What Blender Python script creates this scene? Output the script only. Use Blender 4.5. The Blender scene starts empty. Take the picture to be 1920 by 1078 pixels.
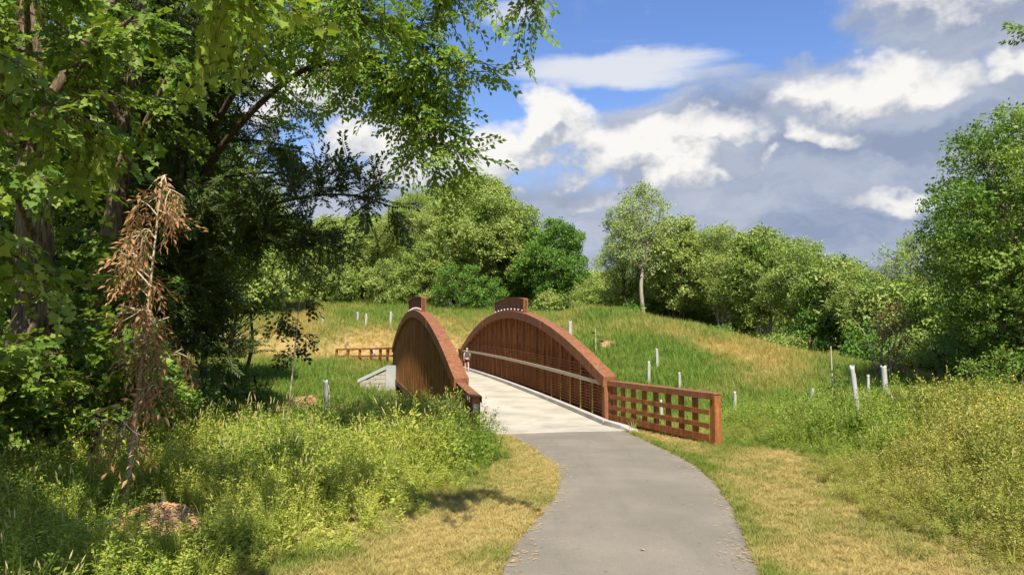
import bpy, math, random
import numpy as np
from mathutils import Vector, Matrix, Euler

# ------------------------------------------------------------------ camera, sky, sun, exposure
scene = bpy.context.scene
COL = scene.collection
CAM_H = 2.75
cam_data = bpy.data.cameras.new('camera')
cam = bpy.data.objects.new('camera', cam_data); COL.objects.link(cam)
cam_data.sensor_width = 36.0
cam_data.lens = 36.0 * 1400.0 / 1920.0
cam_data.clip_start = 0.1; cam_data.clip_end = 5000
PITCH = math.atan(106.0 / 1400.0)
cam.location = (0, 0, CAM_H)
cam.rotation_euler = (math.pi / 2 + PITCH, 0, 0)
scene.camera = cam

SUN_EL = math.radians(50)
SUN_H = Vector((0.14, -0.99, 0)).normalized()           # horizontal direction towards the sun
SUN_DIR = Vector((SUN_H.x * math.cos(SUN_EL), SUN_H.y * math.cos(SUN_EL), math.sin(SUN_EL)))
sd = bpy.data.lights.new('sun', 'SUN'); sd.energy = 5.0; sd.angle = math.radians(0.53); sd.color = (1.0, 0.93, 0.80)
sun = bpy.data.objects.new('sun', sd); COL.objects.link(sun)
sun.rotation_euler = SUN_DIR.to_track_quat('Z', 'Y').to_euler()
sun.location = (0, -20, 60)

scene.view_settings.view_transform = 'Standard'
scene.view_settings.look = 'None'
scene.view_settings.exposure = 0.72
scene.view_settings.gamma = 1.0
scene.render.engine = 'CYCLES'
scene.cycles.use_denoising = True
scene.cycles.max_bounces = 6
scene.cycles.diffuse_bounces = 3
scene.cycles.transmission_bounces = 4
scene.cycles.sample_clamp_indirect = 4.0


class NT:
    """small helper to write node trees as expressions"""
    def __init__(self, tree):
        self.t = tree; self.n = tree.nodes; self.l = tree.links
    def put(self, sock, v):
        if isinstance(v, bpy.types.NodeSocket): self.l.new(v, sock)
        elif v is not None:
            if isinstance(v, (tuple, list)) and len(v) == 3 and sock.type == 'RGBA': v = (*v, 1)
            sock.default_value = v
    def math(self, op, a, b=None, c=None, clamp=False):
        m = self.n.new('ShaderNodeMath'); m.operation = op; m.use_clamp = clamp
        for i, v in enumerate((a, b, c)):
            if v is not None: self.put(m.inputs[i], v)
        return m.outputs[0]
    def vmath(self, op, a, b=None):
        m = self.n.new('ShaderNodeVectorMath'); m.operation = op
        self.put(m.inputs[0], a)
        if b is not None: self.put(m.inputs[1], b)
        return m.outputs['Value'] if op in ('DOT_PRODUCT', 'LENGTH') else m.outputs[0]
    def mix(self, f, a, b, kind='MIX'):
        m = self.n.new('ShaderNodeMix'); m.data_type = 'RGBA'; m.blend_type = kind
        self.put(m.inputs[0], f); self.put(m.inputs[6], a); self.put(m.inputs[7], b)
        return m.outputs[2]
    def noise(self, vec, scale, detail=4, rough=0.55, dist=0.0):
        m = self.n.new('ShaderNodeTexNoise'); m.inputs['Scale'].default_value = scale
        m.inputs['Detail'].default_value = detail; m.inputs['Roughness'].default_value = rough
        m.inputs['Distortion'].default_value = dist
        if vec is not None: self.l.new(vec, m.inputs['Vector'])
        return m.outputs['Fac']
    def ramp(self, v, lo, hi, a=0.0, b=1.0, smooth=True):
        m = self.n.new('ShaderNodeMapRange'); m.interpolation_type = 'SMOOTHSTEP' if smooth else 'LINEAR'
        self.put(m.inputs[0], v); m.inputs[1].default_value = lo; m.inputs[2].default_value = hi
        m.inputs[3].default_value = a; m.inputs[4].default_value = b
        return m.outputs[0]
    def comb(self, x, y, z):
        m = self.n.new('ShaderNodeCombineXYZ')
        for i, v in enumerate((x, y, z)): self.put(m.inputs[i], v)
        return m.outputs[0]


def build_sky():
    w = bpy.data.worlds.new('World'); scene.world = w; w.use_nodes = True
    w.node_tree.nodes.clear(); N = NT(w.node_tree)
    out = N.n.new('ShaderNodeOutputWorld'); bg = N.n.new('ShaderNodeBackground')
    sky = N.n.new('ShaderNodeTexSky'); sky.sky_type = 'NISHITA'; sky.sun_disc = False
    sky.sun_elevation = SUN_EL
    sky.sun_rotation = math.atan2(SUN_H.x, SUN_H.y)
    sky.air_density = 1.0; sky.dust_density = 0.3; sky.ozone_density = 2.5
    tc = N.n.new('ShaderNodeTexCoord'); sep = N.n.new('ShaderNodeSeparateXYZ')
    N.l.new(tc.outputs['Generated'], sep.inputs[0])
    az = N.math('ARCTAN2', sep.outputs[0], sep.outputs[1])
    el = N.math('ARCSINE', sep.outputs[2])

    def noise2(A, E, z, scale, detail, rough, stretch):
        return N.noise(N.comb(A, N.math('MULTIPLY', E, stretch), z), scale, detail, rough)
    def banks(lst, A, E):
        tot = None
        for a0, e0, ra, re, hgt in lst:
            dx = N.math('MULTIPLY_ADD', A, 1 / math.radians(ra), -a0 / ra); dy = N.math('MULTIPLY_ADD', E, 1 / math.radians(re), -e0 / re)
            v = N.math('MULTIPLY_ADD', N.math('MULTIPLY_ADD', dx, dx, N.math('MULTIPLY', dy, dy)), -0.55 * hgt, hgt)
            tot = v if tot is None else N.math('SMOOTH_MAX', tot, v, 0.12)
        return N.math('MAXIMUM', tot, 0.0)
    hs = N.n.new('ShaderNodeHueSaturation'); hs.inputs['Saturation'].default_value = 1.16; hs.inputs['Value'].default_value = 1.38; hs.inputs['Hue'].default_value = 0.513
    N.l.new(sky.outputs[0], hs.inputs['Color']); col = hs.outputs[0]
    # one turbulence field bends every cloud edge
    wn = N.n.new('ShaderNodeTexNoise'); wn.inputs['Scale'].default_value = 9.0; wn.inputs['Detail'].default_value = 4; wn.inputs['Roughness'].default_value = 0.62
    N.l.new(N.comb(az, N.math('MULTIPLY', el, 1.3), 1.7), wn.inputs['Vector'])
    ws = N.n.new('ShaderNodeSeparateXYZ'); N.l.new(wn.outputs['Color'], ws.inputs[0])
    wx = N.math('SUBTRACT', ws.outputs[0], 0.5); wy = N.math('SUBTRACT', ws.outputs[1], 0.5)
    A2 = N.math('MULTIPLY_ADD', wx, 0.15, az); E2 = N.math('MULTIPLY_ADD', wy, 0.11, el)
    general = N.noise(N.comb(az, N.math('MULTIPLY', el, 1.8), 5.0), 2.4, 3, 0.55)     # clouds over the rest of the sky
    # high thin streaks
    sm = banks([(8.4, 20.5, 7.4, 1.25, 1.0), (14.0, 19.7, 5.0, 0.7, 0.6), (0.0, 24.6, 3.0, 1.0, 0.6), (17, 26.0, 3.0, 0.5, 0.5), (-24, 22, 9, 1.6, 0.7), (52, 24, 12, 1.6, 0.7)], az, N.math('MULTIPLY_ADD', wy, 0.03, el))
    sm = N.math('ADD', sm, N.math('MULTIPLY_ADD', noise2(az, el, 2.0, 5.0, 5, 0.6, 7.0), 1.1, -0.55))
    col = N.mix(N.ramp(sm, 0.10, 0.80, 0.0, 0.95), col, (5.5, 5.7, 6.2))
    # blue-grey bank low down and to the right, with paler rifts
    gb = [(24, 12.0, 17, 7.0, 1.0), (34, 22, 9, 5.0, 0.95), (21, 19, 6, 1.8, 0.5), (58, 14, 20, 8, 0.9)]
    low = N.ramp(el, math.radians(7.5), math.radians(15.5), 1.1, 0.0)
    gbv = N.math('MAXIMUM', N.math('MAXIMUM', banks(gb, N.math('MULTIPLY_ADD', wx, 0.12, az), N.math('MULTIPLY_ADD', wy, 0.10, el)), low), N.ramp(general, 0.52, 0.66, 0.0, 0.6))
    g0 = noise2(A2, E2, 4.4, 3.6, 6, 0.58, 2.6); g1 = noise2(A2, N.math('ADD', E2, math.radians(1.9)), 4.4, 3.6, 4, 0.58, 2.6)
    gm = N.ramp(N.math('ADD', gbv, N.math('MULTIPLY_ADD', g0, 1.0, -0.5)), 0.15, 0.62)
    gl = N.math('MULTIPLY_ADD', N.math('SUBTRACT', g0, g1), 1.8, N.math('MULTIPLY_ADD', g0, 1.5, -0.38), clamp=True)
    col = N.mix(gm, col, N.mix(gl, (2.1, 2.55, 3.65), (4.1, 4.4, 5.1)))
    # sunlit cumulus heads that melt into the grey below
    cb = [(2.6, 15.6, 4.0, 3.2, 1.25), (-1.8, 13.8, 5.0, 2.9, 1.1), (5.8, 13.6, 3.6, 2.6, 1.0), (9.6, 14.3, 4.4, 1.9, 0.95), (12.6, 12.8, 3.2, 2.2, 1.1), (15.0, 15.4, 4.4, 1.3, 0.7), (25.4, 17.4, 4.2, 1.9, 1.0), (30, 16.8, 2.6, 1.4, 0.7),
          (33.0, 24.4, 6.6, 4.2, 1.15), (27.6, 27.0, 4.0, 2.0, 0.85), (23.4, 15.0, 1.9, 0.9, 0.85), (35.5, 17.4, 2.4, 1.3, 0.8), (-9, 14.0, 6, 3.0, 0.9), (-17, 18, 5, 3, 0.9), (-28, 12.5, 8, 3, 0.9), (6.5, 10.4, 2.6, 0.8, 0.6), (28, 10.0, 4.0, 0.8, 0.6), (19.5, 13.6, 0.8, 0.6, 0.6)]
    outside = N.math('MULTIPLY', N.ramp(general, 0.54, 0.68), N.ramp(N.math('ABSOLUTE', az), math.radians(36), math.radians(48)))
    b0 = N.math('MAXIMUM', banks(cb, A2, E2), outside); b1 = N.math('MAXIMUM', banks(cb, N.math('ADD', A2, math.radians(-0.5)), N.math('ADD', E2, math.radians(1.7))), outside)
    n0 = noise2(az, el, 1.7, 13.0, 7, 0.60, 1.25); n1 = noise2(N.math('ADD', az, math.radians(-0.4)), N.math('ADD', el, math.radians(0.8)), 1.7, 13.0, 5, 0.60, 1.25)
    c0 = N.math('ADD', b0, N.math('MULTIPLY_ADD', n0, 1.15, -0.575))
    cl = N.math('ADD', N.math('MULTIPLY', N.math('SUBTRACT', b0, b1), 1.0), N.math('MULTIPLY_ADD', N.math('SUBTRACT', n0, n1), 1.9, 0.54), clamp=True)
    cm = N.math('MULTIPLY', N.ramp(c0, 0.12, 0.78), N.ramp(cl, 0.0, 0.5, 0.2, 1.0))
    col = N.mix(cm, col, N.mix(N.ramp(cl, 0.15, 0.85, smooth=False), (2.7, 3.05, 3.8), (6.9, 6.75, 6.5)))
    # small dark scud in front of the big cumulus
    dm = N.math('ADD', banks([(1.6, 14.8, 1.3, 0.8, 0.9), (3.7, 15.3, 1.1, 0.5, 0.8)], A2, E2), N.math('MULTIPLY_ADD', n1, 1.0, -0.5))
    col = N.mix(N.ramp(dm, 0.2, 0.9, 0.0, 0.65), col, (2.1, 2.6, 3.6))
    N.l.new(col, bg.inputs['Color']); bg.inputs['Strength'].default_value = 0.085
    N.l.new(bg.outputs[0], out.inputs['Surface'])
build_sky()

# ------------------------------------------------------------------ materials
def new_mat(name):
    m = bpy.data.materials.new(name); m.use_nodes = True
    N = NT(m.node_tree); b = N.n['Principled BSDF']
    return m, N, b
def coords(N, kind='Object'):
    t = N.n.new('ShaderNodeTexCoord'); return t.outputs[kind]
def worldpos(N):
    g = N.n.new('ShaderNodeNewGeometry'); return g.outputs['Position']
def bump(N, b, h, strength=0.3, dist=0.02):
    m = N.n.new('ShaderNodeBump'); m.inputs['Strength'].default_value = strength; m.inputs['Distance'].default_value = dist
    N.l.new(h, m.inputs['Height']); N.l.new(m.outputs[0], b.inputs['Normal'])
def simple(name, col, rough=0.7, var=0.2, scale=8, spec=0.3):
    m, N, b = new_mat(name)
    n = N.noise(worldpos(N), scale, 5)
    c = N.mix(n, tuple(x * (1 - var) for x in col), tuple(min(1, x * (1 + var)) for x in col))
    N.l.new(c, b.inputs['Base Color']); b.inputs['Roughness'].default_value = rough
    b.inputs['Specular IOR Level'].default_value = spec
    return m

def rust(name, lo, hi, hi2, streak=1.0):
    m, N, b = new_mat(name)
    p = worldpos(N); s = N.n.new('ShaderNodeSeparateXYZ'); N.l.new(p, s.inputs[0])
    v = N.comb(N.math('MULTIPLY', s.outputs[0], 5.0), N.math('MULTIPLY', s.outputs[1], 5.0), N.math('MULTIPLY', s.outputs[2], 0.35))
    n1 = N.noise(v, 1.3, 6, 0.65); n2 = N.noise(p, 14, 6, 0.7); n3 = N.noise(p, 0.9, 3)
    c = N.mix(N.ramp(n1, 0.34, 0.66), lo, hi)
    c = N.mix(N.math('MULTIPLY', N.ramp(n3, 0.45, 0.7), 0.6), c, hi2)
    n4 = N.noise(p, 2.4, 6, 0.7); c = N.mix(N.ramp(n4, 0.50, 0.72, 0.0, 0.7), c, (hi[0] * 1.25, hi[1] * 1.3, hi[2] * 1.2))
    n5 = N.noise(v, 3.4, 4, 0.6); c = N.mix(N.ramp(n5, 0.54, 0.70, 0.0, 0.7), c, tuple(x * 0.4 for x in lo))
    c = N.mix(N.ramp(n2, 0.3, 0.75, 0.0, 0.35), c, tuple(x * 0.45 for x in lo))
    N.l.new(c, b.inputs['Base Color']); b.inputs['Roughness'].default_value = 0.78
    b.inputs['Specular IOR Level'].default_value = 0.25
    bump(N, b, n2, 0.25, 0.01)
    return m
M = {}
M['rust_panel'] = rust('weathered_steel_panel', (0.17, 0.062, 0.017), (0.54, 0.220, 0.050), (0.38, 0.142, 0.033))
M['rust_chord'] = rust('weathered_steel_chord', (0.190, 0.074, 0.032), (0.325, 0.140, 0.064), (0.27, 0.108, 0.044))
M['rust_rail'] = rust('weathered_steel_rail', (0.18, 0.060, 0.019), (0.37, 0.142, 0.042), (0.29, 0.102, 0.030))
M['joint_rubber'] = simple('joint_rubber', (0.05, 0.05, 0.05), 0.8)
M['bolt'] = simple('galvanised_bolt', (0.55, 0.50, 0.46), 0.45, 0.2, 30, 0.5)
M['steel_plate'] = simple('grey_plate', (0.36, 0.35, 0.35), 0.5)
M['tube'] = simple('pale_tree_tube', (0.42, 0.425, 0.40), 0.6, 0.28, 5)
M['stake'] = simple('bleached_stake', (0.50, 0.41, 0.27), 0.8, 0.25, 20)

def wood_mat():
    m, N, b = new_mat('weathered_timber')
    p = worldpos(N)
    n = N.noise(p, 7, 6, 0.7); n2 = N.noise(p, 40, 4)
    c = N.mix(n, (0.36, 0.29, 0.19), (0.60, 0.52, 0.37)); c = N.mix(N.math('MULTIPLY', n2, 0.4), c, (0.25, 0.2, 0.14))
    N.l.new(c, b.inputs['Base Color']); b.inputs['Roughness'].default_value = 0.85
    return m
M['wood'] = wood_mat()

def concrete_mat(name, base, var=0.16):
    m, N, b = new_mat(name)
    p = worldpos(N)
    n = N.noise(p, 0.7, 6, 0.6); n2 = N.noise(p, 12, 5, 0.7); n3 = N.noise(p, 90, 2)
    c = N.mix(N.ramp(n, 0.3, 0.7), tuple(x * (1 - var) for x in base), tuple(x * (1 + var * 0.6) for x in base))
    c = N.mix(N.ramp(n2, 0.45, 0.8, 0, 0.35), c, tuple(x * 0.62 for x in base))
    N.l.new(c, b.inputs['Base Color']); b.inputs['Roughness'].default_value = 0.88
    b.inputs['Specular IOR Level'].default_value = 0.2
    bump(N, b, n3, 0.2, 0.004)
    return m
M['deck'] = concrete_mat('deck_concrete', (0.455, 0.415, 0.33), 0.24)
M['slab'] = concrete_mat('slab_concrete', (0.43, 0.395, 0.32), 0.2)
M['kerb'] = concrete_mat('kerb_concrete', (0.45, 0.43, 0.40))
M['abut'] = concrete_mat('abutment_concrete', (0.36, 0.37, 0.36))

def stone_mat():
    m, N, b = new_mat('split_stone')
    o = N.n.new('ShaderNodeObjectInfo')
    n = N.noise(worldpos(N), 6, 5)
    c = N.mix(n, (0.30, 0.27, 0.20), (0.46, 0.42, 0.33))
    c = N.mix(N.math('MULTIPLY', o.outputs['Random'], 0.5), c, (0.36, 0.33, 0.29))
    N.l.new(c, b.inputs['Base Color']); b.inputs['Roughness'].default_value = 0.9
    bump(N, b, n, 0.5, 0.03)
    return m
M['stone'] = stone_mat()

def asphalt_mat():
    m, N, b = new_mat('asphalt')
    p = worldpos(N)
    n = N.noise(p, 0.55, 5, 0.55); n2 = N.noise(p, 160, 3, 0.7); n3 = N.noise(p, 6, 5, 0.6)
    st = N.n.new('ShaderNodeSeparateXYZ'); N.l.new(p, st.inputs[0])
    n4 = N.noise(N.comb(N.math('MULTIPLY', st.outputs[0], 1.2), N.math('MULTIPLY', st.outputs[1], 0.16), 0), 1.6, 4, 0.6)
    c = N.mix(N.ramp(n, 0.32, 0.68), (0.208, 0.184, 0.140), (0.272, 0.239, 0.180))
    c = N.mix(N.ramp(n4, 0.5, 0.75, 0, 0.5), c, (0.175, 0.158, 0.130))
    c = N.mix(N.ramp(n3, 0.55, 0.85, 0, 0.35), c, (0.26, 0.235, 0.185))
    c = N.mix(N.ramp(N.noise(p, 60, 3, 0.7), 0.42, 0.66, 0, 0.38), c, (0.10, 0.092, 0.08)); c = N.mix(N.ramp(n2, 0.35, 0.7, 0, 0.30), c, (0.11, 0.10, 0.09))
    vo = N.n.new('ShaderNodeTexVoronoi'); vo.feature = 'DISTANCE_TO_EDGE'; vo.inputs['Scale'].default_value = 0.33
    wp = N.n.new('ShaderNodeTexNoise'); wp.inputs['Scale'].default_value = 1.1; wp.inputs['Detail'].default_value = 5; N.l.new(p, wp.inputs['Vector'])
    N.l.new(N.vmath('ADD', p, N.vmath('SUBTRACT', wp.outputs['Color'], (0.5, 0.5, 0.5))), vo.inputs['Vector'])
    crack = N.math('MULTIPLY', N.ramp(vo.outputs['Distance'], 0.002, 0.011, 1.0, 0.0), N.ramp(n3, 0.48, 0.68, 0.0, 0.22))
    c = N.mix(crack, c, (0.085, 0.078, 0.07))
    sp = N.noise(p, 28, 3, 0.6); c = N.mix(N.ramp(sp, 0.60, 0.74, 0, 0.5), c, (0.33, 0.29, 0.22))
    N.l.new(c, b.inputs['Base Color']); b.inputs['Roughness'].default_value = 0.9
    b.inputs['Specular IOR Level'].default_value = 0.25
    bump(N, b, n2, 0.35, 0.004)
    return m
M['asphalt'] = asphalt_mat()

def ground_mat():
    m, N, b = new_mat('ground_thatch')
    p = worldpos(N)
    at = N.n.new('ShaderNodeAttribute'); at.attribute_name = 'green'
    n = N.noise(p, 0.5, 6, 0.6); n2 = N.noise(p, 9, 6, 0.7); n3 = N.noise(p, 55, 4, 0.7)
    dry = N.mix(n2, (0.30, 0.20, 0.075), (0.46, 0.34, 0.135))
    grn = N.mix(n2, (0.045, 0.085, 0.012), (0.115, 0.16, 0.028))
    f = N.math('ADD', at.outputs['Fac'], N.math('MULTIPLY', N.math('SUBTRACT', n, 0.5), 0.9), clamp=True)
    c = N.mix(f, dry, grn)
    c = N.mix(N.ramp(n3, 0.4, 0.75, 0, 0.45), c, (0.13, 0.095, 0.045))
    N.l.new(c, b.inputs['Base Color']); b.inputs['Roughness'].default_value = 0.95
    b.inputs['Specular IOR Level'].default_value = 0.1
    bump(N, b, n3, 0.6, 0.04)
    return m
M['ground'] = ground_mat()
M['soil'] = simple('bare_clay_soil', (0.40, 0.24, 0.12), 0.95, 0.3, 5, 0.1)
M['chip'] = simple('wood_chip', (0.46, 0.28, 0.15), 0.9, 0.35, 6, 0.1)

def bark_mat(name, lo, hi):
    m, N, b = new_mat(name)
    p = worldpos(N); s = N.n.new('ShaderNodeSeparateXYZ'); N.l.new(p, s.inputs[0])
    v = N.comb(N.math('MULTIPLY', s.outputs[0], 9.0), N.math('MULTIPLY', s.outputs[1], 9.0), N.math('MULTIPLY', s.outputs[2], 1.4))
    n = N.noise(v, 2.0, 6, 0.7, 0.6)
    c = N.mix(N.ramp(n, 0.35, 0.62), lo, hi)
    N.l.new(c, b.inputs['Base Color']); b.inputs['Roughness'].default_value = 0.9
    b.inputs['Specular IOR Level'].default_value = 0.15
    bump(N, b, n, 0.9, 0.05)
    return m
M['bark'] = bark_mat('grey_brown_bark', (0.055, 0.038, 0.022), (0.25, 0.185, 0.115))
M['bark_dark'] = bark_mat('dark_bark', (0.035, 0.025, 0.017), (0.13, 0.095, 0.06))
M['bark_pale'] = bark_mat('pale_bark', (0.22, 0.18, 0.125), (0.42, 0.36, 0.27))
M['twig'] = simple('twig', (0.13, 0.095, 0.055), 0.85, 0.3, 6, 0.1)

def leaf_mat(name, a, b_, trans=0.34, rough=0.5, noise_scale=0.35, c3=None, gloss=0.35):
    """foliage: colour runs from a to b by the tint each clump carries"""
    m, N, b = new_mat(name)
    at = N.n.new('ShaderNodeAttribute'); at.attribute_type = 'INSTANCER'; at.attribute_name = 'tint'
    n = N.noise(worldpos(N), noise_scale, 4)
    f = N.math('ADD', at.outputs['Fac'], N.math('MULTIPLY', N.math('SUBTRACT', n, 0.5), 0.7), clamp=True)
    c = N.mix(f, a, b_)
    if c3:
        n2 = N.noise(worldpos(N), 21.0, 2)
        c = N.mix(N.ramp(n2, 0.52, 0.66, 0, 0.8), c, c3)
    N.l.new(c, b.inputs['Base Color']); b.inputs['Roughness'].default_value = rough
    b.inputs['Specular IOR Level'].default_value = gloss
    tr = N.n.new('ShaderNodeBsdfTranslucent')
    tc = N.mix(1.0, c, (1.0, 1.0, 0.45), 'MULTIPLY'); N.l.new(tc, tr.inputs['Color'])
    ms = N.n.new('ShaderNodeMixShader'); ms.inputs[0].default_value = trans
    N.l.new(b.outputs[0], ms.inputs[1]); N.l.new(tr.outputs[0], ms.inputs[2])
    N.l.new(ms.outputs[0], N.n['Material Output'].inputs['Surface'])
    return m
M['leaf_far'] = leaf_mat('far_foliage', (0.135, 0.245, 0.032), (0.38, 0.44, 0.115), 0.22, gloss=0.2)
M['leaf_fardark'] = leaf_mat('far_dark_foliage', (0.075, 0.175, 0.022), (0.18, 0.31, 0.048), 0.22, gloss=0.2)
M['leaf_pale'] = leaf_mat('pale_foliage', (0.22, 0.31, 0.08), (0.38, 0.46, 0.17), 0.25, gloss=0.2)
M['leaf_right'] = leaf_mat('right_tree_foliage', (0.10, 0.205, 0.022), (0.27, 0.37, 0.060))
M['leaf_arch'] = leaf_mat('arching_tree_foliage', (0.12, 0.24, 0.025), (0.29, 0.43, 0.06), 0.45)
M['leaf_maple'] = leaf_mat('maple_foliage', (0.07, 0.165, 0.018), (0.36, 0.47, 0.070), 0.42)
M['leaf_cedar'] = leaf_mat('cedar_foliage', (0.040, 0.080, 0.013), (0.105, 0.170, 0.030), 0.25)
M['leaf_dead'] = leaf_mat('withered_leaf', (0.30, 0.15, 0.062), (0.62, 0.37, 0.175), 0.25, 0.7)
M['leaf_dark'] = leaf_mat('dark_drooping_leaf', (0.045, 0.075, 0.016), (0.105, 0.135, 0.035), 0.3)
M['grass_meadow'] = leaf_mat('meadow_grass', (0.52, 0.395, 0.130), (0.185, 0.290, 0.048), 0.3, 0.7, 0.30, gloss=0.15)
M['grass_verge'] = leaf_mat('mown_dry_grass', (0.53, 0.415, 0.160), (0.17, 0.24, 0.035), 0.3, 0.7, 0.7, gloss=0.15)
M['weed'] = leaf_mat('weed_leaves', (0.19, 0.30, 0.044), (0.47, 0.50, 0.095), 0.38, 0.6, 0.5, gloss=0.2)
M['weed_yellow'] = leaf_mat('yellowish_weed_leaves', (0.21, 0.275, 0.045), (0.43, 0.40, 0.10), 0.38, 0.6, 0.5, gloss=0.2)
M['seed'] = simple('seed_head', (0.42, 0.36, 0.16), 0.8, 0.2, 20, 0.1)
M['flower'] = simple('yellow_flower', (0.62, 0.50, 0.05), 0.6, 0.15, 20, 0.1)
M['rust_leaf'] = leaf_mat('rusty_bush_leaf', (0.30, 0.14, 0.05), (0.32, 0.27, 0.07), 0.3)

# ------------------------------------------------------------------ mesh helpers
def link(o, parent=None):
    COL.objects.link(o)
    if parent is not None: o.parent = parent
    return o
def tag(o, label=None, cat=None, group=None, kind=None):
    if label: o['label'] = label
    if cat: o['category'] = cat
    if group: o['group'] = group
    if kind: o['kind'] = kind
    return o
def empty(name, loc=(0, 0, 0), rz=0.0):
    o = bpy.data.objects.new(name, None); o.location = loc; o.rotation_euler = (0, 0, rz)
    o.empty_display_size = 0.2
    COL.objects.link(o); return o

class MB:
    def __init__(self): self.v = []; self.f = []; self.m = []; self.n = 0
    def add(self, V, F, mi=0):
        V = np.asarray(V, float).reshape(-1, 3)
        self.v.append(V); self.f += [tuple(i + self.n for i in q) for q in F]; self.m += [mi] * len(F); self.n += len(V)
    def box(self, c, s, R=None, mi=0):
        x, y, z = (k / 2 for k in s)
        V = np.array([(-x, -y, -z), (x, -y, -z), (x, y, -z), (-x, y, -z), (-x, -y, z), (x, -y, z), (x, y, z), (-x, y, z)])
        if R is not None: V = V @ np.asarray(R).T
        self.add(V + np.asarray(c), [(3, 2, 1, 0), (4, 5, 6, 7), (0, 1, 5, 4), (1, 2, 6, 5), (2, 3, 7, 6), (3, 0, 4, 7)], mi)
    def rings(self, R, cap=True, mi=0):
        """R: list of rings, each k x 3, joined in order"""
        k = len(R[0]); F = []
        for i in range(len(R) - 1):
            a, b = i * k, (i + 1) * k
            F += [(a + j, a + (j + 1) % k, b + (j + 1) % k, b + j) for j in range(k)]
        if cap: F += [tuple(range(k))[::-1], tuple(range((len(R) - 1) * k, len(R) * k))]
        self.add(np.concatenate([np.asarray(r, float) for r in R]), F, mi)
    def tube(self, P, rad, k=6, cap=True, mi=0):
        P = np.asarray(P, float); n = len(P)
        rad = np.full(n, rad) if np.isscalar(rad) else np.asarray(rad)
        T = np.gradient(P, axis=0); T /= np.linalg.norm(T, axis=1)[:, None] + 1e-9
        ref = np.array([0.31, 0.22, 0.92]) if abs(T[0][2]) < 0.8 else np.array([1.0, 0.1, 0.05])
        R = []
        for i in range(n):
            u = np.cross(T[i], ref); u /= np.linalg.norm(u) + 1e-9; w = np.cross(T[i], u)
            a = np.arange(k) * 2 * np.pi / k
            R.append(P[i] + rad[i] * (np.cos(a)[:, None] * u + np.sin(a)[:, None] * w))
        self.rings(R, cap, mi)
    def build(self, name, mats, parent=None, smooth=False, bevel=0.0):
        me = bpy.data.meshes.new(name)
        V = np.concatenate(self.v) if self.v else np.zeros((0, 3))
        me.from_pydata(V.tolist(), [], self.f); me.update()
        for m in (mats if isinstance(mats, (list, tuple)) else [mats]): me.materials.append(m)
        if any(self.m): me.polygons.foreach_set('material_index', self.m)
        if smooth: me.polygons.foreach_set('use_smooth', [True] * len(me.polygons))
        o = bpy.data.objects.new(name, me)
        if bevel:
            b = o.modifiers.new('bevel', 'BEVEL'); b.width = bevel; b.segments = 2; b.limit_method = 'ANGLE'
        return link(o, parent)

def spline(P, n=12):
    """Catmull-Rom through the points"""
    P = np.asarray(P, float); Q = np.vstack([2 * P[0] - P[1], P, 2 * P[-1] - P[-2]]); out = []
    for i in range(1, len(Q) - 2):
        t = np.linspace(0, 1, n, endpoint=False)[:, None]
        a, b, c, d = Q[i - 1], Q[i], Q[i + 1], Q[i + 2]
        out.append(0.5 * (2 * b + (c - a) * t + (2 * a - 5 * b + 4 * c - d) * t ** 2 + (3 * b - a - 3 * c + d) * t ** 3))
    out.append(P[-1:]); return np.concatenate(out)

def vnoise(x, y, seed=0):
    """smooth value noise, numpy"""
    xi = np.floor(x).astype(np.int64); yi = np.floor(y).astype(np.int64); fx = x - xi; fy = y - yi
    fx = fx * fx * (3 - 2 * fx); fy = fy * fy * (3 - 2 * fy)
    def h(a, b):
        k = (a * 374761393 + b * 668265263 + seed * 1442695041) & 0x7fffffff
        k = ((k ^ (k >> 13)) * 1274126177) & 0x7fffffff
        return ((k ^ (k >> 16)) & 0xffff) / 65535.0
    return (h(xi, yi) * (1 - fx) + h(xi + 1, yi) * fx) * (1 - fy) + (h(xi, yi + 1) * (1 - fx) + h(xi + 1, yi + 1) * fx) * fy
def fbm(x, y, seed=0, o=4):
    r = 0; a = 0.5; t = 0
    for i in range(o):
        r = r + a * vnoise(x * 2 ** i, y * 2 ** i, seed + i * 17); t += a; a *= 0.55
    return r / t
def sstep(a, b, x):
    t = np.clip((x - a) / (b - a), 0, 1); return t * t * (3 - 2 * t)

# ------------------------------------------------------------------ bridge frame
R0 = np.array([3.358, 26.277]); ANG = 0.2234; BL = 31.48; BW = 5.186
BD = np.array([-math.sin(ANG), math.cos(ANG)]); BN = np.array([-math.cos(ANG), -math.sin(ANG)])
def deck_z(s):
    s = np.asarray(s, float); return 0.073 + 0.0438 * s - 0.0005 * s * s
def B(s, off, h=0.0):
    s, off, h = np.broadcast_arrays(np.asarray(s, float), np.asarray(off, float), np.asarray(h, float))
    sc = np.clip(s, -0.8, BL + 0.8)
    return np.stack([R0[0] + s * BD[0] + off * BN[0], R0[1] + s * BD[1] + off * BN[1], deck_z(sc) + h], -1)
def bridge_so(x, y):
    dx, dy = x - R0[0], y - R0[1]
    return dx * BD[0] + dy * BD[1], dx * BN[0] + dy * BN[1]

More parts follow.
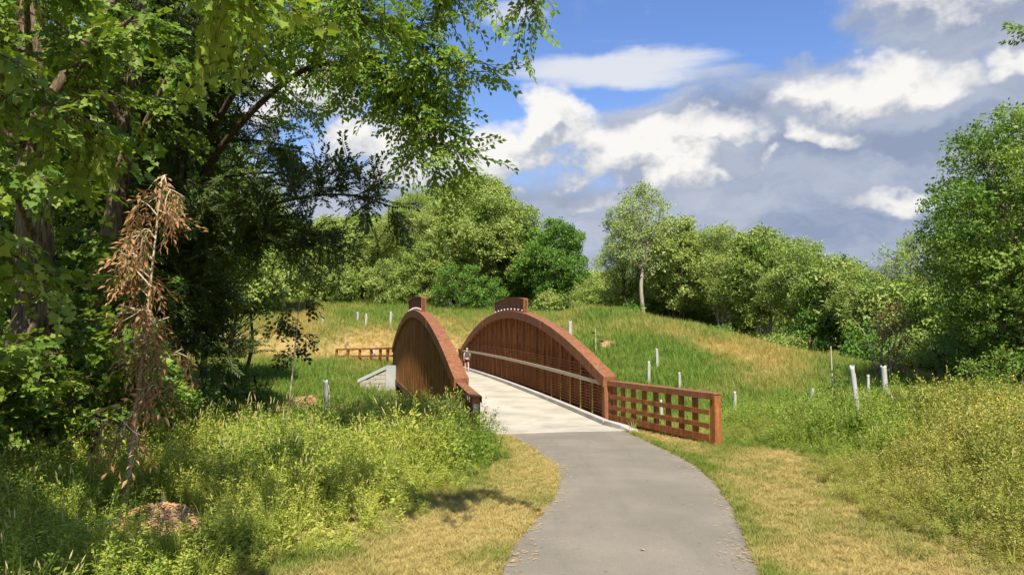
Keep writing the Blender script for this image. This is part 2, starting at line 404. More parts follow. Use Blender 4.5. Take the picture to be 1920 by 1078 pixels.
# ------------------------------------------------------------------ terrain
PATH_L = [(-9.2, -14), (-5.6, -6), (-2.75, 0.0), (-1.15, 5.0), (-0.16, 9.15), (0.0, 10.27), (0.33, 11.77), (0.77, 13.79), (1.01, 16.01), (0.98, 17.42), (0.57, 20.06), (-0.10, 23.1), (-0.45, 23.95)]
PATH_R = [(-6.2, -15), (-2.6, -7.4), (0.15, -1.2), (1.85, 4.2), (2.93, 9.15), (3.14, 10.01), (3.44, 11.43), (3.79, 13.33), (4.08, 15.70), (4.14, 17.81), (3.92, 20.59), (3.62, 23.4), (3.56, 24.2)]
pl = spline([(*p, 0) for p in PATH_L], 8)[:, :2]; pr = spline([(*p, 0) for p in PATH_R], 8)[:, :2]
pc = (pl + pr) / 2; pw = np.linalg.norm(pl - pr, axis=1) / 2
far_c = spline([(*B(BL + 0.7, BW / 2)[:2], 0), (*B(BL + 4, BW / 2)[:2], 0), (-6.6, 63.5, 0), (-11.5, 66.0, 0), (-19, 68, 0), (-30, 71, 0), (-45, 76, 0)], 8)[:, :2]
def path_dist(x, y):
    """signed distance to the near path edge (negative inside)"""
    sh = x.shape; q = np.stack([x.ravel(), y.ravel()], 1); out = np.full(len(q), 1e9)
    for i in range(len(pc)):
        out = np.minimum(out, np.linalg.norm(q - pc[i], axis=1) - pw[i])
    return out.reshape(sh)
def far_dist(x, y):
    sh = x.shape; q = np.stack([x.ravel(), y.ravel()], 1); out = np.full(len(q), 1e9)
    for i in range(len(far_c)): out = np.minimum(out, np.linalg.norm(q - far_c[i], axis=1))
    return out.reshape(sh)

CTRL = np.array([
    # near plateau
    (-40, -30, 0.6), (0, -30, 0), (40, -30, 0.4), (-20, 0, 0.25), (20, 0, 0.1), (-8, 0, 0), (8, 0, 0), (-5, 10, 0), (7, 10, 0), (-8, 16, 0.05), (9, 16, 0),
    (-14, 12, 0.15), (15, 12, 0.1), (-4, 20, 0), (8, 21, 0), (-9, 22, -0.05), (14, 22, 0.05), (-16, 22, 0.2), (20, 22, 0.3), (-24, 24, 0.6), (26, 26, 0.7),
    (2, 24, 0), (5.5, 24, -0.05), (-3, 24.5, -0.1), (-6, 26, -0.2), (0.5, 26.5, -0.1),
    # ravine
    (2, 31, -1.3), (0, 36, -2.0), (-3, 40, -2.1), (-6, 42, -1.9), (5, 33, -1.0), (7, 34.5, -0.55), (-6, 33, -0.7), (-8, 38, -1.1), (-8.5, 46, -1.55), (-13, 36, -0.35), (-14, 43, -0.5), (-20, 40, 0.1),
    (10, 32, -0.35), (14, 30, -0.1), (19, 32, 0.5), (-10.2, 49.5, -1.25), (-9.3, 51.5, -1.3), (-12.0, 47.5, -0.8), (-13.2, 53.0, 0.15),
    # far bank and left hill
    (-7.5, 57, 0.9), (-4, 58, 0.95), (-12, 58, 0.95), (-17, 57, 0.9), (-20, 52, 0.6), (-25, 48, 0.9), (-11, 66, 1.5), (-20, 66, 1.8), (-30, 60, 2.0),
    (-7, 75, 4.0), (-16, 76, 4.2), (-28, 78, 4.7), (-42, 76, 4.5), (-5, 88, 6.1), (-16, 92, 7.2), (-26, 96, 7.8), (-40, 100, 8.2), (0, 96, 6.6), (-10, 106, 7.6),
    # right mound
    (-1.5, 66, 2.8), (2, 62, 4.0), (5.8, 62, 5.45), (9.9, 58, 4.6), (13.4, 55, 3.85), (16.3, 52, 2.85), (18.5, 48, 2.0), (20.2, 44, 1.25), (20, 38, 0.75),
    (4, 52, 2.6), (7, 50, 3.0), (3, 45, 0.9), (6.5, 44, 1.5), (7.6, 40, 0.6), (10, 45, 1.9), (11, 39, 0.6), (14, 44, 1.6), (15, 37, 0.4), (1.5, 56, 2.0),
    (8, 68, 4.9), (14, 66, 3.7), (20, 60, 2.1), (26, 54, 0.5), (28, 44, 0.35), (30, 34, 0.5), (26, 66, 1.3), (30, 60, 0.6),
    (5, 82, 5.6), (14, 80, 4.3), (22, 80, 2.9), (35, 74, 1.0), (45, 50, 0.8), (45, 25, 1.0), (10, 110, 6.6), (40, 110, 3), (-40, 130, 9), (10, 140, 8), (60, 90, 4), (-60, 60, 4), (-60, 20, 2.5), (60, 0, 1)], float)

def tps_fit(P, lam=0.02):
    n = len(P); d = np.linalg.norm(P[:, None, :2] - P[None, :, :2], axis=2)
    K = np.where(d > 0, d * d * np.log(d + 1e-12), 0) + lam * n * np.eye(n)
    Q = np.c_[np.ones(n), P[:, :2]]
    A = np.block([[K, Q], [Q.T, np.zeros((3, 3))]])
    return np.linalg.solve(A, np.r_[P[:, 2], 0, 0, 0])
TPS = tps_fit(CTRL)
def tps(x, y):
    sh = np.shape(x); q = np.stack([np.clip(np.ravel(x), -60, 60), np.clip(np.ravel(y), -30, 135)], 1); out = np.empty(len(q))
    for a in range(0, len(q), 20000):
        e = q[a:a + 20000]; d = np.linalg.norm(e[:, None] - CTRL[None, :, :2], axis=2)
        out[a:a + 20000] = (d * d * np.log(d + 1e-12)) @ TPS[:len(CTRL)] + TPS[-3] + e @ TPS[-2:]
    return out.reshape(sh)
def ground_z(x, y):
    x = np.asarray(x, float); y = np.asarray(y, float)
    z = tps(x, y)
    z = z + (fbm(x * 0.45, y * 0.45, 3, 3) - 0.5) * 0.22 * sstep(1, 5, path_dist(x, y)) * sstep(24, 32, y)
    k = 1 - sstep(0.5, 3.5, path_dist(x, y)); z = z * (1 - k) + (-0.02) * k
    k = 1 - sstep(1.9, 4.5, far_dist(x, y)); s_, o_ = bridge_so(x, y)
    z = z * (1 - k) + 0.93 * k
    # abutments: ground meets the deck ends, ravine in between stays clear of the deck
    inb = (s_ > 1.5) & (s_ < BL - 1.5) & (o_ > -1.0) & (o_ < BW + 1.0)
    z = np.where(inb, np.minimum(z, deck_z(s_) - 1.35), z)
    return z

def green_field(x, y):
    """0 = dry gold grass, 1 = green grass"""
    g = fbm(x * 0.22 + 3, y * 0.15, 11, 5) * 1.9 - 0.42
    def gs(cx, cy, rx, ry, a): return a * np.exp(-((x - cx) / rx) ** 2 - ((y - cy) / ry) ** 2)
    g = g + gs(4.5, 55, 5.5, 11, 0.55) + gs(8, 43, 4.5, 7, 0.65) + gs(-10, 50, 9, 6.0, 0.75) + gs(-7, 88, 9, 9, 0.5) + gs(-14, 40, 8, 6, 0.3)
    g = g - gs(-15, 68, 13, 8, 0.75) - gs(14, 47, 5, 7, 0.32) + gs(12, 34, 7, 4.0, 0.35) - gs(-3, 72, 5, 6, 0.45)
    g = g + 0.5 * sstep(24, 27, y) * (1 - sstep(32, 36, y))
    return np.clip(g, 0, 1)

def build_terrain():
    xs = np.unique(np.concatenate([np.linspace(-900, -70, 14), np.arange(-70, -24, 2.0), np.arange(-24, 28, 0.5), np.arange(28, 72, 2.0), np.linspace(72, 900, 14)]))
    ys = np.unique(np.concatenate([np.linspace(-300, -30, 6), np.arange(-28, 2, 2.0), np.arange(2, 72, 0.5), np.arange(72, 136, 1.5), np.linspace(140, 1500, 14)]))
    X, Y = np.meshgrid(xs, ys); Z = ground_z(X, Y)
    V = np.stack([X, Y, Z], -1).reshape(-1, 3); nx = len(xs); ny = len(ys)
    i = (np.arange(ny - 1)[:, None] * nx + np.arange(nx - 1)).ravel()
    F = np.stack([i, i + 1, i + nx + 1, i + nx], 1)
    me = bpy.data.meshes.new('ground'); me.from_pydata(V.tolist(), [], F.tolist()); me.update()
    g = green_field(X, Y); pd = path_dist(X, Y)
    g = np.where(pd < 6, g * 0.5, g)
    a = me.attributes.new('green', 'FLOAT', 'POINT'); a.data.foreach_set('value', g.ravel())
    me.polygons.foreach_set('use_smooth', [True] * len(me.polygons))
    me.materials.append(M['ground'])
    o = link(bpy.data.objects.new('ground', me)); tag(o, 'grassy ground rising to a meadow hill beyond the bridge', 'ground', kind='structure')
build_terrain()

def ribbon(name, L, R, z, mat, label, cat, thick=0.1, jitter=0.0, seed=0):
    rnd = np.random.default_rng(seed); n = len(L); c = 7; V = []
    for i in range(n):
        for j in range(c):
            t = j / (c - 1); p = L[i] * (1 - t) + R[i] * t
            if j in (0, c - 1): p = p + rnd.normal(0, jitter, 2)
            V.append((p[0], p[1], (z if np.isscalar(z) else z[i]) - 0.02 * abs(2 * t - 1) ** 2))
    m = MB(); F = [(i * c + j, i * c + j + 1, (i + 1) * c + j + 1, (i + 1) * c + j) for i in range(n - 1) for j in range(c - 1)]
    k = len(V); V2 = [(x, y, w - thick) for x, y, w in V]
    F2 = []
    for i in range(n - 1):
        for j in (0, c - 1):
            q = (i * c + j, (i + 1) * c + j, (i + 1) * c + j + k, i * c + j + k); F2.append(q if j == 0 else q[::-1])
    m.add(V + V2, F + F2)
    o = m.build(name, mat, smooth=False); tag(o, label, cat, kind='structure'); return o
def resample(P, n):
    d = np.r_[0, np.cumsum(np.linalg.norm(np.diff(P, axis=0), axis=1))]; t = np.linspace(0, d[-1], n)
    return np.stack([np.interp(t, d, P[:, 0]), np.interp(t, d, P[:, 1])], 1)
ribbon('path', resample(pl, 140), resample(pr, 140), 0.014, M['asphalt'], 'grey asphalt path curving onto the bridge', 'path', 0.1, 0.022, 4)
fd = np.gradient(far_c, axis=0); fd /= np.linalg.norm(fd, axis=1)[:, None]; fn = np.stack([-fd[:, 1], fd[:, 0]], 1)
ribbon('far_path', far_c + fn * 1.6, far_c - fn * 1.6, 0.95, M['asphalt'], 'far asphalt path turning left beyond the bridge', 'path', 0.08, 0.02, 5)

# ------------------------------------------------------------------ bridge
bridge = empty('footbridge', tuple(B(0, BW / 2)))
tag(bridge, 'rust brown arched steel footbridge with concrete deck and crest panels', 'bridge')
BR_INV = None
def bpart(mb, name, mat, parent=bridge, **k):
    """parts are written in world coordinates: shift them to the bridge's base"""
    loc = np.array(bridge.location) if parent is bridge else np.zeros(3)
    mb.v = [v - loc for v in mb.v]
    return mb.build(name, mat, parent, **k)
def section(m, S, off0, off1, h0, h1):
    """rectangular section swept along the bridge; h0/h1 may be arrays over S"""
    h0 = np.broadcast_to(h0, S.shape); h1 = np.broadcast_to(h1, S.shape)
    m.rings([[B(s, off0, a), B(s, off1, a), B(s, off1, b), B(s, off0, b)] for s, a, b in zip(S, h0, h1)])
def chord_top(s): return 1.58 + 2.37 * (1 - ((np.asarray(s, float) - BL / 2) / (BL / 2)) ** 2)
CH = 0.40
def build_bridge():
    S = np.linspace(-0.72, BL + 0.72, 36)
    for e in (-0.80, BL + 0.73):
        m = MB(); section(m, np.array([e + 0.004, e + 0.066]), 0.30, BW - 0.30, -0.2, -0.012); bpart(m, 'expansion_joint', M['joint_rubber'])
    m = MB(); section(m, S, 0.24, BW - 0.24, -0.24, 0.0); bpart(m, 'deck', M['deck'])
    for side in (0, 1):
        o = (lambda a: a) if side == 0 else (lambda a: BW - a)
        m = MB(); section(m, S, o(0.26), o(0.46), 0.004, 0.16); bpart(m, 'kerb', M['kerb'], bevel=0.02)
        S2 = np.linspace(-0.15, BL + 0.15, 64); ct = chord_top(np.clip(S2, 0, BL))
        # top chord, box section standing square to the arch
        hm = ct - CH / 2; sl = np.gradient(hm, S2); R = []
        for s, h, k in zip(S2, hm, sl):
            c = 1 / math.hypot(1, k); ns, nh = -k * c, c
            R.append([B(s + ns * q * CH / 2, o(w), h + nh * q * CH / 2) for q, w in ((-1, -0.27), (-1, 0.23), (1, 0.23), (1, -0.27))])
        m = MB(); m.rings(R); bpart(m, 'top_chord', M['rust_chord'], bevel=0.015)
        # splice plates on the chord
        for sp in (BL * 0.27, BL * 0.73):
            k = float(np.interp(sp, S2, sl))
            for w in (-0.282, 0.242):
                m = MB()
                c = B(sp, o(w), float(chord_top(sp)) - CH / 2); a = math.atan(k)
                Rm = np.array(Matrix.Rotation(ANG + math.pi / 2, 3, 'Z') @ Matrix.Rotation(-a, 3, 'Y'))
                m.box(c, (0.5, 0.016, 0.3), Rm); bpart(m, 'splice_plate', M['rust_chord'])
        m = MB(); section(m, np.linspace(-0.1, BL + 0.1, 40), o(-0.17), o(0.17), -0.98, -0.66); bpart(m, 'bottom_chord', M['rust_chord'])
        # end posts
        for s0, s1 in ((-0.16, 0.10), (BL - 0.10, BL + 0.16)):
            m = MB(); section(m, np.array([s0, s1]), o(-0.19), o(0.19), -0.66, 1.30); bpart(m, 'end_post', M['rust_chord'], bevel=0.012)
        # upright steel sheets between the chords, each slightly twisted, with open slots between
        nb = 22; sp = (BL - 1.2) / nb; rnd = random.Random(5 + side)
        edges = [0.12] + [0.6 + sp * k for k in range(nb + 1)] + [BL - 0.12]
        for k in range(len(edges) - 1):
            a, b = edges[k] + 0.125, edges[k + 1] - 0.125
            if k == 0: a -= 0.125
            if k == len(edges) - 2: b += 0.125
            if b - a < 0.15: continue
            rows = 7; R = []; tw0 = rnd.uniform(-0.012, 0.0); tw1 = rnd.uniform(0.02, 0.045)
            V = []; F = []; cols = 4
            for i in range(rows):
                t = i / (rows - 1)
                for j in range(cols):
                    q = j / (cols - 1); s = a + (b - a) * q
                    top = float(chord_top(np.clip(s, 0, BL))) - CH + 0.02
                    h = -0.67 + (top + 0.67) * t
                    tw = (tw0 + (tw1 - tw0) * t) * (2 * q - 1)
                    fold = 0.035 * (1 if j in (1, 2) else 0)
                    V.append(B(s, o(-0.09 - fold) + tw, h))
            F = [(i * cols + j, i * cols + j + 1, (i + 1) * cols + j + 1, (i + 1) * cols + j) for i in range(rows - 1) for j in range(cols - 1)]
            m = MB(); m.add(V, F); ob = bpart(m, 'steel_sheet', M['rust_panel'])
            sm = ob.modifiers.new('thick', 'SOLIDIFY'); sm.thickness = 0.012; sm.offset = 0
            # the square upright that carries the sheet
            sc = (a + b) / 2; m = MB()
            section(m, np.array([sc - 0.055, sc + 0.055]), o(0.0), o(0.11), -0.66, np.array([float(chord_top(sc)) - CH * 0.97] * 2))
            bpart(m, 'upright', M['rust_rail'])
        # thin safety rails and the timber rub rail
        S3 = np.linspace(0.1, BL - 0.1, 22)
        for h in [0.24 + 0.108 * i for i in range(9)]:
            m = MB(); section(m, S3, o(0.13), o(0.155), h, h + 0.028); bpart(m, 'safety_rail', M['rust_rail'])
        for h in (1.45, 1.57, 1.69, 1.81):
            s0 = BL / 2 - BL / 2 * math.sqrt(max(0, 1 - (h + 0.42 - 1.58) / 2.37)) + 0.1
            m = MB(); section(m, np.linspace(s0, BL - s0, 22), o(0.13), o(0.155), h, h + 0.028); bpart(m, 'safety_rail', M['rust_rail'])
        m = MB(); section(m, np.linspace(0.12, BL - 0.12, 30), o(0.158), o(0.215), 1.235, 1.375); bpart(m, 'rub_rail', M['wood'])
        # crest panel with studs
        c0, c1 = BL / 2 - 3.75, BL / 2 + 3.75
        S4 = np.linspace(c0, c1, 22); t4 = chord_top(S4)
        m = MB(); section(m, S4, o(-0.07), o(0.07), t4 - 0.004, t4 + 0.66); cp = bpart(m, 'crest_panel', M['rust_chord'])
        m = MB(); section(m, S4, o(-0.12), o(0.12), t4 + 0.664, t4 + 0.72)
        m.v = [v - np.array(bridge.location) for v in m.v]; m.build('rim', M['rust_chord'], cp)
        for e in (c0, c1 - 0.06):
            m = MB(); q = np.array([e, e + 0.06]); section(m, q, o(-0.118), o(0.118), chord_top(q) + 0.002, chord_top(q) + 0.662)
            m.v = [v - np.array(bridge.location) for v in m.v]; m.build('rim', M['rust_chord'], cp)
        for kk in range(9):
            s = c0 + 0.35 + kk * (c1 - c0 - 0.7) / 8
            for w0, w1 in ((-0.15, -0.072), (0.072, 0.15)):
                p = B(s, o(w0), float(chord_top(s)) + 0.09); q = B(s, o(w1), float(chord_top(s)) + 0.09)
                m = MB(); m.tube([p, q], 0.045, 8); m.v = [v - np.array(bridge.location) for v in m.v]; m.build('stud', M['bolt'], cp)
    for s in np.linspace(0.6, BL - 0.6, 12):
        m = MB(); section(m, np.array([s - 0.1, s + 0.1]), 0.175, BW - 0.175, -0.62, -0.244); bpart(m, 'floor_beam', M['rust_rail'])
build_bridge()

def slab(name, s0, s1, o0, o1, label):
    m = MB(); S = np.linspace(s0, s1, 4); dz = 0.0
    section(m, S, o0, o1, -0.3, 0.0); o = m.build(name, M['slab'], bevel=0.01); tag(o, label, 'slab', kind='structure')
# asphalt rises to the slab within a few centimetres
slab('approach_slab', -2.25, -0.802, 0.0, BW - 0.25, 'pale concrete approach slab where the asphalt meets the bridge')
slab('approach_slab', BL + 0.78, BL + 2.2, 0.2, BW - 0.2, 'concrete approach slab at the far end of the bridge')
def kerb_return(side):
    o = (lambda a: a) if side == 0 else (lambda a: BW - a)
    m = MB(); P = [(-0.78, 0.26, 0.46, 0.16), (-1.5, 0.22, 0.44, 0.16), (-2.05, 0.10, 0.36, 0.13), (-2.45, -0.10, 0.20, 0.02)]
    m.rings([[B(s, o(a), -0.25), B(s, o(b), -0.25), B(s, o(b), h), B(s, o(a), h)] for s, a, b, h in P])
    ob = m.build('kerb_return', M['kerb'], bevel=0.015)
    tag(ob, 'tapered concrete kerb end by the ' + ('long open wing railing right of the path' if side == 0 else 'wing railing half hidden in weeds'), 'kerb', 'kerb ends')
kerb_return(0); kerb_return(1)

# ------------------------------------------------------------------ wing railings
def wing_railing(p0, p1, z0, z1, top0, label, nplate, out_sign, group, rails=3):
    p0 = np.array(p0, float); p1 = np.array(p1, float); Lr = np.linalg.norm(p1 - p0); u = (p1 - p0) / Lr
    side = np.array([-u[1], u[0]]) * out_sign                       # to the outside
    root = empty('wing_railing', (*p0, z0)); tag(root, label, 'railing', group)
    def P(t, o, h):
        q = u * t + side * o; return (q[0], q[1], (z1 - z0) * t / Lr + h)
    def bar(name, t0, t1, o0, o1, ha0, ha1, hb0, hb1, mat, bev=0.0):
        m = MB(); m.rings([[P(t0, o0, ha0), P(t0, o1, ha0), P(t0, o1, ha1), P(t0, o0, ha1)], [P(t1, o0, hb0), P(t1, o1, hb0), P(t1, o1, hb1), P(t1, o0, hb1)]])
        return m.build(name, mat, root, bevel=bev)
    # sloping cap beam folded from plate
    m = MB(); m.rings([[P(t, -0.10, top0 - 0.17), P(t, -0.085, top0 - 0.17), P(t, -0.085, top0 - 0.03), P(t, 0.20, top0 - 0.03), P(t, 0.20, top0 + 0.012), P(t, -0.10, top0 + 0.0)] for t in (0, Lr * 0.5, Lr)])
    m.build('cap_beam', M['rust_chord'], root)
    bar('end_post', Lr - 0.24, Lr - 0.02, -0.06, 0.16, -0.25, top0 - 0.034, -0.25, top0 - 0.034, M['rust_rail'], 0.01)
    bar('end_post', 0.0, 0.1, -0.06, 0.10, -0.25, top0 - 0.034, -0.25, top0 - 0.034, M['rust_rail'])
    half = Lr * 0.54
    for k in range(rails):
        h = 0.10 + k * (top0 - 0.17 - 0.16) / rails
        hgt = 0.20 if k == 0 else 0.135
        bar('rail', 0.1, half - 0.006, -0.085, -0.055, h, h + hgt, h, h + hgt, M['rust_rail'])
        bar('rail', half + 0.006, Lr - 0.243, -0.085, -0.055, h, h + hgt, h, h + hgt, M['rust_rail'])
    ts = np.linspace(0.28, Lr - 0.95, nplate)
    for k, t in enumerate(ts):
        t = t + (0.12 if k == 0 else 0)
        bar('upright_plate', t - 0.14, t + 0.14, -0.050, -0.030, -0.2, top0 - 0.04, -0.2, top0 - 0.04, M['rust_rail'])
    return root
L0 = B(-0.2, BW)[:2]
wing_railing(B(-0.2, 0.0)[:2], (5.56, 20.45), 0.05, -0.02, 1.43, 'long open wing railing with slots standing right of the path', 8, 1, 'near wing railings')
lw = wing_railing(L0, (-0.86, 19.1), 0.05, 0.0, 1.43, 'short dark wing railing half hidden behind weeds left of the path', 8, -1, 'near wing railings')
m = MB(); m.box((0, 0, 0), (0.14, 0.012, 0.22)); pt = m.build('grey_plate', M['steel_plate'], lw)
uu = np.array([-0.86, 19.1]) - L0; ln = np.linalg.norm(uu); uu /= ln
pt.location = (uu[0] * (ln - 0.008) - uu[1] * -0.05, uu[1] * (ln - 0.008) + uu[0] * -0.05, 1.08); pt.rotation_euler = (0, 0, math.atan2(uu[1], uu[0]) + math.pi / 2)
wing_railing(B(BL + 0.2, 0.0)[:2], B(BL + 4.6, -0.3)[:2], 0.95, 0.95, 1.43, 'far wing railing at the end of the deck behind the walking woman', 6, -1, 'far railings')

def far_rail():
    pts = [(*B(BL + 0.25, BW)[:2],), (-10.7, 59.2), (-12.3, 60.6), (-14.6, 62.4)]
    root = empty('path_railing', (*pts[0], 0.93)); tag(root, 'low rust brown post and rail fence beside the far path', 'railing', 'far railings')
    P = resample(np.array(pts), 7); o = np.array([*pts[0], 0.93])
    Z = ground_z(P[:, 0], P[:, 1]); top = np.linspace(2.42, 2.28, 7)
    for i in range(7):
        m = MB(); m.box(np.array([P[i, 0], P[i, 1], (Z[i] - 0.3 + top[i] - 0.05) / 2]) - o, (0.17, 0.17, top[i] - 0.05 - Z[i] + 0.3), np.array(Matrix.Rotation(0.6, 3, 'Z'))); m.build('post', M['rust_rail'], root)
    for name, dz, hh, ww in (('top_rail', -0.045, 0.14, 0.26), ('rail', -0.62, 0.14, 0.05)):
        m = MB(); R = []
        for i in range(7):
            t = np.gradient(P, axis=0)[i]; t /= np.linalg.norm(t); nrm = np.array([-t[1], t[0]])
            off = 0.0 if name == 'top_rail' else 0.12
            R.append([(*(P[i] + nrm * (off + a)), top[i] + dz + b) for a, b in ((-ww / 2, 0), (ww / 2, 0), (ww / 2, hh), (-ww / 2, hh))])
        m.rings([np.array(r) - o for r in R]); m.build(name, M['rust_rail'], root)
far_rail()

# ------------------------------------------------------------------ abutments
def abutment():
    base = B(BL - 2.2, BW + 0.35); root = empty('abutment_wall', (base[0], base[1], -2.0))
    tag(root, 'pale concrete abutment wing wall faced with stone blocks left of the bridge', 'wall')
    o = np.array(root.location); ex = np.array([-0.995, -0.10, 0]); ey = np.array([0.10, -0.995, 0])   # ex along the wall to the left, ey towards the viewer
    def W(a, d, z): return base * np.array([1, 1, 0]) + ex * a + ey * d + np.array([0, 0, z]) - o
    def blk(name, a0, a1, d0, d1, zb0, zb1, zt0, zt1, mat, bev=0.0):
        m = MB(); m.rings([[W(a0, d0, zb0), W(a0, d1, zb0), W(a0, d1, zt0), W(a0, d0, zt0)], [W(a1, d0, zb1), W(a1, d1, zb1), W(a1, d1, zt1), W(a1, d0, zt1)]])
        return m.build(name, mat, root, bevel=bev)
    blk('pier', -0.35, 0.46, -0.3, 0.12, -2.4, -2.4, 1.22, 1.24, M['abut'], 0.02)
    blk('backing', 0.46, 2.3, -0.3, -0.02, -2.4, -2.4, 0.98, 0.08, M['abut'])
    blk('coping', 0.463, 2.45, -0.34, 0.14, 0.95, 0.0, 1.20, 0.24, M['abut'], 0.02)
    rnd = random.Random(3); z = -1.6; row = 0
    while z < 1.0:
        h = rnd.uniform(0.22, 0.3); a = 0.47 - (0.25 if row % 2 else 0.0)
        while a < 2.3:
            w = rnd.uniform(0.42, 0.75); a0 = max(a, 0.47); a1 = min(a + w, 2.3)
            lim = lambda q: 0.93 - (q - 0.463) * 0.478
            t0, t1 = min(z + h - 0.02, lim(a0)), min(z + h - 0.02, lim(a1 - 0.02))
            if a1 - a0 > 0.08 and t0 > z + 0.03:
                t1 = max(t1, z + 0.004)
                blk('stone_block', a0, a1 - 0.02, -0.018, 0.035 + rnd.uniform(0, 0.05), z, z, t0, t1, M['stone'], 0.012)
            a += w
        z += h; row += 1
abutment()
def bearing(s, label):
    m = MB(); m.rings([[B(q, a, h) for a, h in ((-0.6, -3.2), (BW + 0.6, -3.2), (BW + 0.6, -1.0), (-0.6, -1.0))] for q in (s - 0.5, s + 0.5)])
    tag(m.build('bearing_wall', M['abut'], bevel=0.02), label, 'wall', 'bearing walls')
bearing(-0.3, 'concrete bearing wall under the near end of the bridge'); bearing(BL + 0.3, 'concrete bearing wall under the far end of the bridge')

# ------------------------------------------------------------------ scatter (grass, leaves)
PROTO = []
def proto(mb, name, mats):
    me = bpy.data.meshes.new(name); V = np.concatenate(mb.v)
    me.from_pydata(V.tolist(), [], mb.f); me.update()
    for m in (mats if isinstance(mats, (list, tuple)) else [mats]): me.materials.append(m)
    if any(mb.m): me.polygons.foreach_set('material_index', mb.m)
    o = bpy.data.objects.new(name, me); PROTO.append(o); return o          # kept out of the scene
GN = {}
def scatter_tree(protos):
    key = tuple(p.name for p in protos)
    if key in GN: return GN[key]
    g = bpy.data.node_groups.new('scatter', 'GeometryNodeTree')
    g.interface.new_socket(name='Geometry', in_out='INPUT', socket_type='NodeSocketGeometry')
    g.interface.new_socket(name='Geometry', in_out='OUTPUT', socket_type='NodeSocketGeometry')
    n = g.nodes; l = g.links; gi = n.new('NodeGroupInput'); go = n.new('NodeGroupOutput')
    ip = n.new('GeometryNodeInstanceOnPoints'); j = n.new('GeometryNodeJoinGeometry')
    for p in protos:
        oi = n.new('GeometryNodeObjectInfo'); oi.inputs['Object'].default_value = p
        gt = n.new('GeometryNodeGeometryToInstance'); l.new(oi.outputs['Geometry'], gt.inputs[0]); l.new(gt.outputs[0], j.inputs[0])
    def attr(name, t):
        a = n.new('GeometryNodeInputNamedAttribute'); a.data_type = t; a.inputs['Name'].default_value = name; return a.outputs[0]
    l.new(gi.outputs[0], ip.inputs['Points']); l.new(j.outputs[0], ip.inputs['Instance'])
    ip.inputs['Pick Instance'].default_value = True
    l.new(attr('pid', 'INT'), ip.inputs['Instance Index'])
    l.new(attr('rot', 'FLOAT_VECTOR'), ip.inputs['Rotation']); l.new(attr('scl', 'FLOAT_VECTOR'), ip.inputs['Scale'])
    l.new(ip.outputs[0], go.inputs[0]); GN[key] = g; return g
def scatter(name, P, rot, scl, tint, protos, parent=None, seed=0):
    P = np.asarray(P, float); n = len(P); rng = np.random.default_rng(seed)
    me = bpy.data.meshes.new(name); me.vertices.add(n); me.vertices.foreach_set('co', P.ravel())
    scl = np.asarray(scl, float)
    if scl.ndim == 1: scl = np.repeat(scl[:, None], 3, 1)
    for k, t, v, f in (('rot', 'FLOAT_VECTOR', np.asarray(rot, float), 'vector'), ('scl', 'FLOAT_VECTOR', scl, 'vector'), ('tint', 'FLOAT', np.asarray(tint, float), 'value'), ('pid', 'INT', rng.integers(0, len(protos), n).astype(np.int32), 'value')):
        a = me.attributes.new(k, t, 'POINT'); a.data.foreach_set(f, np.ascontiguousarray(v).ravel())
    for p in protos:
        for mt in p.data.materials:
            if mt.name not in [x.name for x in me.materials]: me.materials.append(mt)
    o = bpy.data.objects.new(name, me); md = o.modifiers.new('scatter', 'NODES'); md.node_group = scatter_tree(protos)
    link(o, parent); o['kind'] = 'stuff'; return o

# ---- prototypes
def leaf(m, p, d, up, ln, w, mi=0, fold=0.25, segs=1):
    """one leaf: folded along its midrib, pointed"""
    d = d / (np.linalg.norm(d) + 1e-9); sd_ = np.cross(d, up); sd_ /= np.linalg.norm(sd_) + 1e-9; nn = np.cross(sd_, d)
    a = p; mid = p + d * ln * 0.45; tip = p + d * ln - nn * ln * 0.12
    l_ = mid + sd_ * w / 2 + nn * w * fold; r_ = mid - sd_ * w / 2 + nn * w * fold
    m.add([a, l_, tip, r_, mid], [(0, 4, 1), (1, 4, 2), (2, 4, 3), (3, 4, 0)] if segs else [(0, 1, 2, 3)], mi)
def flat_leaf(m, p, d, up, ln, w, mi=0):
    d = d / (np.linalg.norm(d) + 1e-9); s_ = np.cross(d, up); s_ /= np.linalg.norm(s_) + 1e-9
    m.add([p, p + d * ln * 0.4 + s_ * w / 2, p + d * ln, p + d * ln * 0.45 - s_ * w / 2], [(0, 1, 2), (0, 2, 3)], mi)
def rv(rng): v = rng.normal(size=3); return v / np.linalg.norm(v)
def clump_proto(name, mat, n, r, ln, w, seed, flat=0.6, up=0.5):
    """loose ball of leaves for distant crowns, radius r"""
    rng = np.random.default_rng(seed); m = MB()
    for _ in range(n):
        p = rv(rng) * r * rng.uniform(0.25, 1.0) ** 0.7; p[2] *= flat
        d = rv(rng); d[2] -= 0.25; u = rv(rng) + np.array([0, 0, up]) + 0.6 * p / r
        k = rng.uniform(0.65, 1.25)
        flat_leaf(m, p, d, u, ln * k, w * k)
    return proto(m, name, mat)
